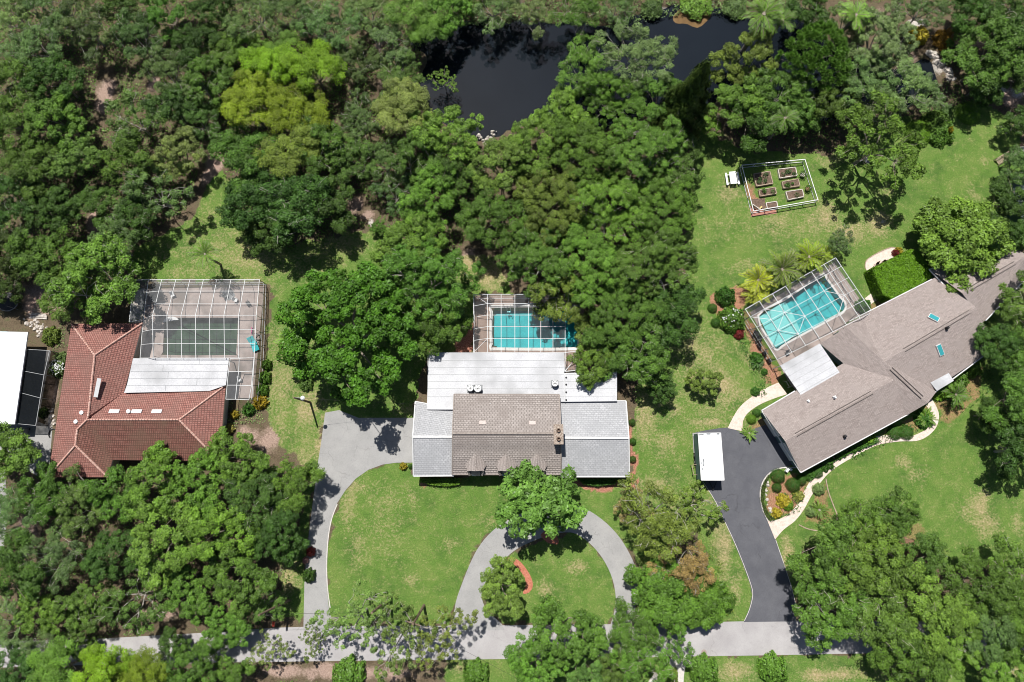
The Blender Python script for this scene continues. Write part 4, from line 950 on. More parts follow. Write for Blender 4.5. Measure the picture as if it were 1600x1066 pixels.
# ================================================================= STREET AND GARDEN OBJECTS
# street lamp on a leaning-free timber post
base = P(485, 629); t = thing('street_lamp', base, 'tall timber lamp post with white lamp head beside the grey driveway', 'street lamp')
hp = 7.4; m = MB(); m.tube([base, base+Vector((0,0,hp))], [.16, .11], 8); part(m, 'post', M['polewood'], t)
m = MB(); A = base+Vector((0,0,hp-.4)); B = A+Vector((1.0,-.05,.35)); m.tube([A, A.lerp(B,.5)+Vector((0,0,.12)), B], .035, 6); part(m, 'arm', M['steel'], t)
m = MB(); m.lathe(B+Vector((.1,0,-.22)), [(0,0),(.22,.02),(.3,.12),(.18,.28),(0,.34)], 12); part(m, 'lamp_head', M['white'], t)
def upole(px, py, h, label, lean, crossarm=True):
    b0 = P(px, py); t = thing('utility_pole', b0, label, 'utility pole', 'utility poles on the verge by the street')
    top = b0+Vector((lean[0], lean[1], h)); m = MB(); m.tube([b0, top], [.19, .13], 8); part(m, 'post', M['polewood'], t)
    if crossarm:
        m = MB(); m.bar(top+Vector((-1.0,.3,-.5)), top+Vector((1.0,-.3,-.5)), .12, .14); part(m, 'crossarm', M['polewood'], t)
        for k in (-.9, 0, .9):
            m = MB(); m.lathe(top+Vector((k, -k*.3, -.43)), [(.05,0),(.09,.08),(.04,.2),(0,.22)], 8); part(m, 'insulator', M['greyplastic'], t)
    return top
tA = upole(611, 933, 8.2, 'bare timber utility pole leaning at the bottom edge of the big lawn', (-.9, -.3), False)
tB = upole(662.5, 946, 8.0, 'utility pole with crossarm at the lawn corner right of the bare pole', (-.3, -.6), True)
tC = upole(452, 938, 7.5, 'short utility pole in the brown grass between driveway and mango trees', (-1.3, -.3), False)
def cable(a, b_, sag, label, r_=.015):
    a, b_ = Vector(a), Vector(b_); pts = [a.lerp(b_, k/12)-Vector((0,0,sag*4*(k/12)*(1-k/12))) for k in range(13)]
    m = MB(); m.tube(pts, r_, 4, False); return tag(m.build('overhead_cable', M['wire']), label, 'cable')
cable(tC, tA, .4, 'thin black cable from the short pole to the bare leaning pole')
cable(tA, tB, .3, 'thin black cable between the two poles at the lawn edge')
cable(tB, P(860,1090,6.5), .5, 'thin black cable running from the crossarm pole to the bottom edge')
cable(tA, P(720,1090,6.5), .5, 'thin black cable running from the bare pole to the bottom edge')
cable(base+Vector((0,0,hp-.3)), P(650,632,3.3), .4, 'thin black cable from the lamp post to the central house')
# ---- white box trailer
tr = thing('box_trailer', P(1108,712), 'long white roofed box trailer parked on the dark blacktop', 'trailer')
Lt = [(1090.5,677),(1126,676.5),(1131.5,750.5),(1095.5,750.5)]; zt_ = 3.0
q = [P(x, y, zt_) for x, y in Lt]; cc = sum(q, Vector())/4; cc.z = 0
m = MB(); m.prism([(p.x, p.y) for p in q], zt_-.06, zt_, True); part(m, 'roof', M['carport'], tr)
m = MB(); qi = [(p.x*.96+cc.x*.04, p.y*.985+cc.y*.015) for p in q]; m.prism(qi, .6, zt_-.062, True); part(m, 'body', M['stucco_dark'], tr)
m = MB()
for k in range(4): m.bar(q[k]+Vector((0,0,.03)), q[(k+1)%4]+Vector((0,0,.03)), .08, .07)
part(m, 'roof_rim', M['trim'], tr)
m = MB()
for (x, y, w) in ((1093,679.5,.3),(1097,679,.4),(1122,678,.35),(1107,678,.5)): c = P(x, y, zt_+.03); m.box(c, (w, .14, .08))
part(m, 'roof_fitting', M['greyplastic'], tr)
m = MB()
for (x, y, h_) in ((1098.5,719,.35),(1099,723,.9),(1100,729,.5),(1096.5,724,.3),(1097.5,733,.3)): c = P(x, y, zt_+.004); m.box(c, (.1, h_, .012), math.radians(-4))
part(m, 'roof_marking', M['greyplastic'], tr)
for sx in (-1, 1):
    for dy in (-.45, .45):
        m = MB(); c = cc+Vector((sx*1.45, dy-.3, .36)); m.tube([c-Vector((.12,0,0)), c+Vector((.12,0,0))], .36, 14); w_ = part(m, 'wheel', M['tyre'], tr)
        m = MB(); m.tube([c-Vector((.13,0,0)), c+Vector((.13,0,0))], .18, 10); m.build('rim', M['steel'], w_)
m = MB(); a = P(1112,751,0); m.bar((a.x-.5, cc.y-3.3, .55), (a.x, cc.y-4.4, .5), .1); m.bar((a.x+.5, cc.y-3.3, .55), (a.x, cc.y-4.4, .5), .1); part(m, 'hitch', M['black'], tr)
m = MB()
q3 = [P(1081,727,1.0), P(1092,725,1.0), P(1092,742,1.0), P(1084,742,1.0)]
for i in range(4): m.bar(q3[i], q3[(i+1)%4], .07); m.bar((q3[i].x, q3[i].y, .03), q3[i], .05)
part(m, 'step_rail', M['timber'], tr)
slab('trailer_side_strip', [(1082,677),(1093,676),(1098,745),(1090,748),(1084,712)], M['concrete'], .033)
# plants pots at trailer
def pot_plant(px, py, r_, label, mat='soil', col=(.05,.13,.02)):
    c = P(px, py); t = thing('potted_plant', c, label, 'potted plant')
    m = MB(); m.lathe(c, [(r_*.6,.02),(r_,.45),(r_*.85,.45),(r_*.8,.38),(0,.38)], 12); part(m, 'pot', M[mat], t)
    leaves = leaf_blob((0,0,0), r_*1.5, r_*1.1, 160, .16, seed=int(px)); o = bpy.data.objects.new('foliage', leaves); C.objects.link(o); o.parent = t; o.location = (0,0,.6); o.color = (*col,1)
# ---- picnic table
c = P(1143, 281); t = thing('picnic_table', c, 'white picnic table on the grass left of the fenced beds', 'picnic table'); a0 = math.radians(95)
d = Vector((math.cos(a0), math.sin(a0), 0)); w = Vector((d.y, -d.x, 0))
m = MB()
for k in range(5): m.bar(c+w*(k-2)*.2-d*.95+Vector((0,0,.75)), c+w*(k-2)*.2+d*.95+Vector((0,0,.75)), .18, .05)
part(m, 'tabletop', M['white'], t)
for sgn in (-1, 1):
    m = MB(); m.bar(c+w*.85*sgn-d*.95+Vector((0,0,.45)), c+w*.85*sgn+d*.95+Vector((0,0,.45)), .28, .05); part(m, 'bench', M['white'], t)
    m = MB(); e1 = d*.65*sgn; m.bar(c+e1-w*.85+Vector((0,0,.42)), c+e1+w*.85+Vector((0,0,.42)), .07); m.bar(c+e1-w*.6, c+e1-w*.25+Vector((0,0,.72)), .08); m.bar(c+e1+w*.6, c+e1+w*.25+Vector((0,0,.72)), .08); part(m, 'leg', M['white'], t)
# ---- fenced vegetable garden
fc = [(1155.6,263),(1253,254),(1273,316.5),(1173.5,334)]
t = thing('garden_fence', P(1213,293), 'low white wire fence round the raised vegetable beds', 'fence')
q = pp(fc); m = MB(); s = MB()
for i in range(4):
    a, b_ = q[i], q[(i+1)%4]; n = max(2, int((b_-a).length/1.8))
    for k in range(n):
        p, r_ = a.lerp(b_, k/n), a.lerp(b_, (k+1)/n)
        mm = MB(); mm.bar(p, p+Vector((0,0,1.1)), .09); part(mm, 'post', M['white'], t)
        m.bar(p+Vector((0,0,1.05)), r_+Vector((0,0,1.05)), .09, .07); m.bar(p+Vector((0,0,.15)), r_+Vector((0,0,.15)), .06, .06)
        s.face([p+Vector((0,0,.1)), r_+Vector((0,0,.1)), r_+Vector((0,0,1.0)), p+Vector((0,0,1.0))])
part(m, 'rail', M['white'], t); part(s, 'mesh_panel', M['screen'], t)
def raised_bed(L, label, mat, plants, col=(.06,.14,.03), seed=0):
    q = pp(L); c = sum(q, Vector())/4; t = thing('raised_bed', c, label, 'raised bed')
    m = MB()
    for i in range(4): m.bar(q[i]+Vector((0,0,.2)), q[(i+1)%4]+Vector((0,0,.2)), .12, .42)
    part(m, 'frame', mat, t)
    m = MB(); m.face([v+Vector((0,0,.34)) for v in q][::-1]); part(m, 'soil', M['soil'], t)
    rr = random.Random(seed)
    for k in range(plants):
        u, v = rr.uniform(.15,.85), rr.uniform(.2,.8); p = q[0].lerp(q[1], u).lerp(q[3].lerp(q[2], u), v)
        me = leaf_blob((0,0,0), rr.uniform(.22,.42), .3, 90, .14, seed=seed*10+k); o = bpy.data.objects.new('vegetable_plant', me); C.objects.link(o); o.parent = t; o.location = p-c+Vector((0,0,.45)); o.color = (*col, 1)
Zg = lambda L: [(1120+x/8, 230+y/8) for x, y in L]
# ------------------------------------------------------------------ leaf tools
def quads_from(cen, nrm, size, aspect, rng, droop=None):
    """diamond leaves around centres"""
    n = len(cen); nrm = nrm/np.linalg.norm(nrm, axis=1, keepdims=True)
    r_ = rng.normal(size=(n, 3)); a = np.cross(nrm, r_); a /= np.linalg.norm(a, axis=1, keepdims=True)+1e-9; b_ = np.cross(nrm, a)
    if droop is not None: a = droop
    sz = size*rng.uniform(.65, 1.35, (n, 1))
    V_ = np.stack([cen-a*sz*.5, cen-b_*sz*.5*aspect, cen+a*sz*.5, cen+b_*sz*.5*aspect], 1)
    return V_
def leaves_mesh(name, V_, tint, mat=None):
    n = len(V_); q = np.arange(n*4).reshape(n, 4)
    me = fast_mesh(name, V_.reshape(-1, 3), q, [('tint', 'FLOAT', np.repeat(tint, 4))]); me.materials.append(mat or M['leaf']); return me
def leaf_blob(c, r_, h, n, size, seed=0, flat=.6, mat=None, name='foliage', aspect=.55):
    rng = np.random.default_rng(seed+100); d = rng.normal(size=(n, 3)); d /= np.linalg.norm(d, axis=1, keepdims=True); d[:, 2] = np.abs(d[:, 2])*1.0-.15
    cen = np.array(c)+d*np.array([r_, r_, h])*rng.uniform(.7, 1.05, (n, 1))
    return leaves_mesh(name, quads_from(cen, d*.8+rng.normal(size=(n, 3))*.6, size, aspect, rng), rng.uniform(.2, .9, n), mat)
raised_bed(Zg([(450,350),(650,315),(690,465),(485,500)]), 'large raised bed full of seedlings, top left inside the white fence', M['timber'], 9, (.09,.15,.06), 1)
raised_bed(Zg([(755,290),(970,265),(990,365),(775,400)]), 'leafy raised bed at the top right inside the white fence', M['rock'], 7, (.09,.15,.06), 2)
raised_bed(Zg([(805,445),(1005,410),(1025,495),(820,525)]), 'half planted raised bed in the middle of the right row', M['timber'], 4, (.07,.16,.03), 3)
raised_bed(Zg([(515,550),(715,515),(735,590),(530,625)]), 'small raised bed in the middle of the left row', M['timber'], 4, (.07,.16,.03), 4)
raised_bed(Zg([(850,570),(1055,540),(1075,630),(880,670)]), 'bare soil raised bed at the lower right inside the white fence', M['rock'], 1, (.07,.16,.03), 5)
raised_bed(Zg([(605,710),(735,690),(750,760),(620,780)]), 'small empty bed with reddish soil by the terracotta corner', M['rock'], 0, (.07,.16,.03), 6)
m = MB(); q = pp(Zg([(405,730),(520,790),(640,800),(740,780),(745,830),(430,870)])); m.prism(q, .0, .04); m.build('brick_apron', M['brickred'])['kind'] = 'structure'
m = MB(); q = pp(Zg([(430,650),(600,640),(600,790),(440,800)])); m.prism(q, .0, .03); m.build('soil_patch', M['soil'])['kind'] = 'structure'
a, b_ = P(*Zg([(425,735)])[0]), P(*Zg([(520,800)])[0]); m = MB(); m.bar(a+Vector((0,0,.5)), b_+Vector((0,0,.5)), .12, .5); tag(m.build('garden_gate', M['rock']), 'pale open gate leaf at the terracotta corner of the fence', 'gate')
m = MB(); a, b_ = P(*Zg([(515,790)])[0]), P(*Zg([(555,750)])[0]); m.bar(a+Vector((0,0,.2)), b_+Vector((0,0,.2)), .22, .3); tag(m.build('wood_plank', pm('yellow_timber',(.55,.42,.16),(.6,.5,.22),3)), 'yellow wooden plank by the open garden gate', 'plank')
pot_plant(*Zg([(1057,360)])[0], .36, 'terracotta pot near the upper right side of the fenced garden', 'rock')
pot_plant(*Zg([(1120,532)])[0], .32, 'terracotta pot near the lower right side of the fenced garden', 'brickred')
# chairs under the spreading tree
chair_obj(1341,250, M['steel'], 'pale blue grey armchair under the spreading tree on the right lawn', .5, s=1.9)
chair_obj(1352,254, M['greyplastic'], 'smaller grey chair beside the pale armchair under the spreading tree', -.6, s=1.5)
# red mailbox, meter, pots
def mailbox(px, py, label, mat):
    c = P(px, py); t = thing('mailbox', c, label, 'mailbox')
    m = MB(); m.bar(c, c+Vector((0,0,1.1)), .12); part(m, 'post', M['timber'], t)
    m = MB(); n = 8; L = [(-.16, 0)]+[(.16*-math.cos(math.pi*k/n), .12+.16*math.sin(math.pi*k/n)) for k in range(n+1)]+[(.16, 0)]
    f = [c+Vector((x, -.28, 1.1+z)) for x, z in L]; g2 = [c+Vector((x, .28, 1.1+z)) for x, z in L]
    m.face(f); m.face(g2[::-1])
    for k in range(len(L)): j = (k+1)%len(L); m.face([f[k], g2[k], g2[j], f[j]])
    part(m, 'box', mat, t)
    m = MB(); m.box(c+Vector((.18,.1,1.38)), (.02,.2,.12)); part(m, 'flag', M['red'], t)
mailbox(1069, 1030, 'white mailbox on the verge where the street meets the pale apron', M['white'])
mailbox(432, 972, 'orange red mailbox at the street edge beneath the mango trees', M['red'])
m = MB(); c = P(1214,660); m.box((c.x, c.y, .5), (.8,.55,.9), .5); t = thing('pool_heater', c, 'white equipment box in the gap left of the grey garage', 'equipment box'); part(m, 'casing', M['white'], t)
m = MB(); m.lathe((c.x, c.y, .95), [(.22,0),(.22,.05),(0,.06)], 12); part(m, 'fan_grille', M['black'], t)
m = MB(); c = P(1228,735); m.box((c.x, c.y, .35), (.55,.3,.6), .9); m.box((c.x+.5, c.y+.1, .35), (.3,.3,.5), .9); tag(m.build('garden_ornament', M['white']), 'small white ornament beside the lower garage corner', 'ornament')
m = MB()
for k,(x,y) in enumerate(((1191,543),(1199,555),(1206,566))):
    c = P(x-6,y-2); m.box((c.x,c.y,.4),(.5,.5,.7),.5)
tag(m.build('pool_pump', M['black']), 'row of black pool pumps outside the left wall of the braced enclosure', 'pool pump')
# ================================================================= TREES
def crown_cloud(R, h0, h1, ncl, cr, nleaf, lsize, seed, lobes=.22, flat=.62, gap=0.0, under=.25, up=.35, aspect=.55, clump_var=.35, top_pow=.5, hollow=.25):
    """clumps spread over a dome; returns leaf quads, tint, clump centres"""
    rng = np.random.default_rng(seed)
    cl = []; ph = rng.uniform(0, 6.28, 4)
    nb = max(7, int(ncl/8.5)); bough = []; tries = 0
    br = R*math.sqrt(1.0/nb)*1.02
    while len(bough) < nb and tries < 3000:
        tries += 1; th = rng.uniform(0, 2*np.pi); rr = (R-br*.6)*np.sqrt(rng.uniform(0, 1))
        lob = 1+lobes*(np.sin(2*th+ph[0])*.5+np.sin(3*th+ph[1])*.6+np.sin(5*th+ph[2])*.45); rr *= lob
        q = (rr*np.cos(th), rr*np.sin(th), min(1, rr/(R*lob)))
        if all(math.hypot(q[0]-o[0], q[1]-o[1]) > br*1.36*(1+gap)*(1 if tries < 1500 else .8) for o in bough): bough.append(q)
    H_ = h1-h0
    for (bx, by, rel) in bough:
        bz = h0+H_*(.18+.82*(1-rel**2)**top_pow)+rng.normal()*.19*H_; m_ = max(3, int(round(ncl/len(bough)*rng.uniform(.7, 1.3)))); b1 = br*rng.uniform(.75, 1.25); got = 0; t2 = 0
        while got < m_ and t2 < 60:
            t2 += 1; d = rng.normal(size=3); d /= np.linalg.norm(d); f = rng.uniform(.35, 1)**.5
            c = np.array([bx+d[0]*b1*f, by+d[1]*b1*f, bz+(abs(d[2]) if rng.uniform() > under else -abs(d[2]))*b1*.62*f])
            s_ = cr*rng.uniform(1-clump_var, 1+clump_var)*.86
            if t2 > 40 or all(np.linalg.norm(c-o) > .6*(s_+q) for o, q in cl[-40:]): cl.append((c, s_)); got += 1
    ncl = len(cl); cc = np.array([c for c, _ in cl]); cs = np.array([s_ for _, s_ in cl])
    w = cs**2; k = rng.choice(ncl, nleaf, p=w/w.sum())
    d = rng.normal(size=(nleaf, 3)); d /= np.linalg.norm(d, axis=1, keepdims=True)
    low = d[:, 2] < -.25; d[low, 2] *= -1
    rad = rng.uniform(.5, 1.08, (nleaf, 1))**.6
    # fray every clump with its own small bumps
    bump = 1+.22*np.sin(d[:, :1]*7+k[:, None]*1.7)*np.cos(d[:, 1:2]*6+k[:, None])
    cen = cc[k]+d*rad*bump*cs[k][:, None]*np.array([1, 1, flat])
    nrm = d*.9+rng.normal(size=(nleaf, 3))*.55+np.array([0, 0, up])
    V_ = quads_from(cen, nrm, lsize, aspect, rng)
    ct = rng.uniform(.25, .75, ncl)
    tint = np.clip(ct[k]+rng.normal(size=nleaf)*.16, 0, 1)
    return V_, tint, cl
def tree_skeleton(R, h0, h1, cl, seed, mat, nlimb=6, r0=.28, twig=.035, maxtips=60, poke=0.0, th=None, bare=0):
    rng = random.Random(seed); m = MB(); th = th or h0*.75
    fork = Vector((rng.uniform(-.3, .3), rng.uniform(-.3, .3), th))
    m.tube([(0, 0, -.2), (fork.x*.4, fork.y*.4, th*.5), fork], [r0*1.25, r0, r0*.9], 8)
    limbs = []
    for i in range(nlimb):
        a = 2*math.pi*(i+rng.uniform(-.3, .3))/nlimb; rr = R*rng.uniform(.45, .62)
        e_ = Vector((rr*math.cos(a), rr*math.sin(a), h0+(h1-h0)*rng.uniform(.35, .65)))
        mid = fork.lerp(e_, .5)+Vector((rng.uniform(-.5, .5), rng.uniform(-.5, .5), rng.uniform(.0, .5)))
        m.tube([fork, mid, e_], [r0*.6, r0*.42, r0*.26], 6); limbs.append((mid, e_))
    tips = cl[:]; rng.shuffle(tips)
    for c, s_ in tips[:maxtips]:
        c = Vector(c)+Vector((0, 0, s_*poke))
        cand = [(min((c-p).length for p in L_), L_) for L_ in limbs]; L_ = min(cand, key=lambda t: t[0])[1]
        st = L_[1] if (c-L_[1]).length < (c-L_[0]).length else L_[0]
        mid = st.lerp(c, .55)+Vector((rng.uniform(-.35, .35), rng.uniform(-.35, .35), rng.uniform(-.1, .35)))
        m.tube([st, mid, c], [r0*.2, r0*.13, twig], 4, False)
        for _ in range(bare):
            a = rng.uniform(0, 6.28); e_ = c+Vector((math.cos(a)*s_*1.1, math.sin(a)*s_*1.1, s_*rng.uniform(.1, .7)))
            m.tube([mid.lerp(c, .6), c.lerp(e_, .5)+Vector((0, 0, .15)), e_], [twig*1.3, twig, twig*.5], 4, False)
    me_o = m.build('trunk', mat); me = me_o.data; bpy.data.objects.remove(me_o); return me
PROTO = {}
def make_proto(key, R, h0, h1, ncl, cr, nleaf, ls, seed, bark='bark', sk={}, leaf=None, **k):
    V_, ti, cl = crown_cloud(R, h0, h1, ncl, cr, nleaf, ls, seed, **k)
    PROTO[key] = (leaves_mesh('crown', V_, ti, leaf), tree_skeleton(R, h0, h1, cl, seed, M[bark], **sk), R, h0, h1)
for i in range(5): make_proto('oak%d' % i, 5.0, 3.0, 7.8, 90+10*i, .84, 22000, .265, 11+i, bark='bark_pale' if i % 2 else 'bark', lobes=.32, gap=.08, sk=dict(poke=.65, bare=i % 2, maxtips=34, r0=.21, twig=.024))
for i in range(3): make_proto('lush%d' % i, 5.0, 3.0, 7.8, 120, .72, 21000, .27, 31+i, lobes=.28, flat=.7, sk=dict(poke=.2, r0=.22, maxtips=30, twig=.02))
for i in range(3): make_proto('grey%d' % i, 4.6, 3.0, 7.2, 110, .66, 17000, .23, 51+i, bark='bark_pale', lobes=.34, gap=.1, aspect=.42, under=.3, sk=dict(poke=.75, bare=1, maxtips=36, twig=.022, r0=.2))
for i in range(3): make_proto('bright%d' % i, 4.6, 3.4, 7.6, 60, 1.1, 26000, .20, 71+i, lobes=.22, flat=.6, clump_var=.3, up=.6, sk=dict(poke=0, r0=.22, maxtips=20))
for i in range(2): make_proto('moss%d' % i, 4.8, 3.0, 7.0, 75, .66, 11000, .25, 91+i, bark='bark_pale', lobes=.35, gap=.2, under=.2, sk=dict(poke=.7, bare=2, maxtips=30, twig=.02, r0=.22))
make_proto('ficus', 8.6, 3.0, 9.8, 330, .82, 62000, .33, 111, lobes=.14, flat=.8, clump_var=.35, sk=dict(nlimb=9, r0=.36, poke=0, maxtips=30))
make_proto('bigoak0', 8.2, 4.0, 11.0, 240, .95, 60000, .285, 121, lobes=.24, gap=.04, sk=dict(nlimb=9, r0=.32, poke=.3, bare=0, maxtips=50, twig=.02))
make_proto('bigoak1', 8.2, 4.0, 11.0, 260, .86, 56000, .27, 122, lobes=.28, gap=.08, bark='bark_pale', sk=dict(nlimb=9, r0=.3, poke=.75, bare=1, maxtips=60, twig=.028))
make_proto('magnolia', 5.0, 2.8, 7.6, 95, .85, 8500, .52, 131, leaf=M['leaf_gloss'], lobes=.24, aspect=.5, sk=dict(poke=.2, r0=.22, maxtips=30))
make_proto('spread', 6.0, 4.6, 7.4, 105, .74, 16000, .28, 141, lobes=.36, gap=.16, flat=.5, under=.1, sk=dict(poke=.4, bare=0, r0=.22))
make_proto('vine', 5.4, .6, 5.2, 150, .95, 34000, .32, 151, lobes=.16, flat=.6, sk=dict(poke=0, maxtips=20))
make_proto('gum', 5.0, 5.2, 8.2, 120, .42, 9000, .22, 161, bark='bark_pale', lobes=.4, gap=.3, sk=dict(poke=.3, bare=1, twig=.018, r0=.2, maxtips=40))
# pine: round tufts of needles; dark columnar conifer
def pine_proto():
    rng = np.random.default_rng(5); V_ = []; ti = []; cl = []
    for k in range(330):
        th = rng.uniform(0, 6.283); rel = math.sqrt(rng.uniform(0, 1)); rr = 5*rel*(1+.12*math.sin(3*th)); z = 6+3.0*math.sqrt(max(0, 1-rel**2))-abs(rng.normal())*.5
        c = np.array([rr*math.cos(th), rr*math.sin(th), z]); cl.append((c, .5)); n = 95
        d = rng.normal(size=(n, 3)); d /= np.linalg.norm(d, axis=1, keepdims=True); d[:, 2] = np.abs(d[:, 2])
        a = d; side = np.cross(d, rng.normal(size=(n, 3))); side /= np.linalg.norm(side, axis=1, keepdims=True)
        L_ = rng.uniform(.4, .62, (n, 1)); w_ = .035
        V_.append(np.stack([c+a*.05, c+a*L_*.5-side*w_, c+a*L_, c+a*L_*.5+side*w_], 1)); ti.append(np.clip(rng.uniform(.3, .7)+rng.normal(size=n)*.12, 0, 1))
    PROTO['pine'] = (leaves_mesh('crown', np.concatenate(V_), np.concatenate(ti)), tree_skeleton(5, 5.5, 8.5, cl, 5, M['bark'], r0=.3, maxtips=70, th=5), 5.0, 5.5, 8.8)
pine_proto()
def cone_proto():
    rng = np.random.default_rng(9); n = 17000; z = 10*(1-np.sqrt(rng.uniform(0, 1, n)))+.6; th = rng.uniform(0, 6.283, n)
    rr = (2.9*(1-(z-.6)/10.4)+.1)*rng.uniform(.55, 1, n)**.5*(1+.38*np.sin(th*5+z*1.3)*np.cos(z*2.2+th)); cen = np.stack([rr*np.cos(th), rr*np.sin(th), z+rr*.25], 1)
    d = np.stack([np.cos(th), np.sin(th), np.full(n, .5)], 1)
    m = MB(); m.tube([(0,0,-.2),(0,0,5),(0,0,10.4)], [.25,.15,.03], 7); o = m.build('trunk', M['bark_dark']); tm = o.data; bpy.data.objects.remove(o)
    PROTO['conifer'] = (leaves_mesh('crown', quads_from(cen, d+rng.normal(size=(n, 3))*.4, .42, .3, rng), rng.uniform(.2, .95, n)), tm, 2.9, .6, 10.6)
cone_proto()
COL = dict(oak=(.096,.180,.030), oakd=(.062,.128,.024), oakb=(.132,.240,.036), lush=(.110,.225,.032), lushb=(.155,.285,.042), grey=(.150,.240,.078), greyd=(.108,.182,.054), greyb=(.195,.290,.100),
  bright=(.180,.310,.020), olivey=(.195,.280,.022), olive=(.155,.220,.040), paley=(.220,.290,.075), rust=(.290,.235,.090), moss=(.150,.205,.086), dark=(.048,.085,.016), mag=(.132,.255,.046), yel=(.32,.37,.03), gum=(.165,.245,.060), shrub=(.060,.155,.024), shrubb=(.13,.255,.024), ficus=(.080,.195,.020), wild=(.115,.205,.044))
NTREE = [0]
def tree(px, py, rp, kind, col, label, hs=1.0, name='tree', cat='tree', group=None, rz=None):
    i = NTREE[0]; NTREE[0] += 1; rr = random.Random(i*7+3)
    key = kind if kind in PROTO else kind+str(i % sum(1 for k in PROTO if k[:-1] == kind))
    cm, tm, R, h0, h1 = PROTO[key]
    s = rp*MPP(px, py, 5)/R*1.0; H = h1*s*hs
    c = P(px, py, H*.72); base_ = Vector((c.x, c.y, 0))
    t = bpy.data.objects.new(name, None); C.objects.link(t); t.location = base_; t.scale = (s*rr.uniform(.94,1.06), s*rr.uniform(.94,1.06), s*hs); t.rotation_euler = (0, 0, rr.uniform(0, 6.28) if rz is None else rz)
    ORG[t.name] = base_; tag(t, label, cat, group)
    a = bpy.data.objects.new('crown', cm); C.objects.link(a); a.parent = t; a.color = (*[x*rr.uniform(.93,1.07) for x in COL[col]], 1)
    b_ = bpy.data.objects.new('trunk', tm); C.objects.link(b_); b_.parent = t
    return t
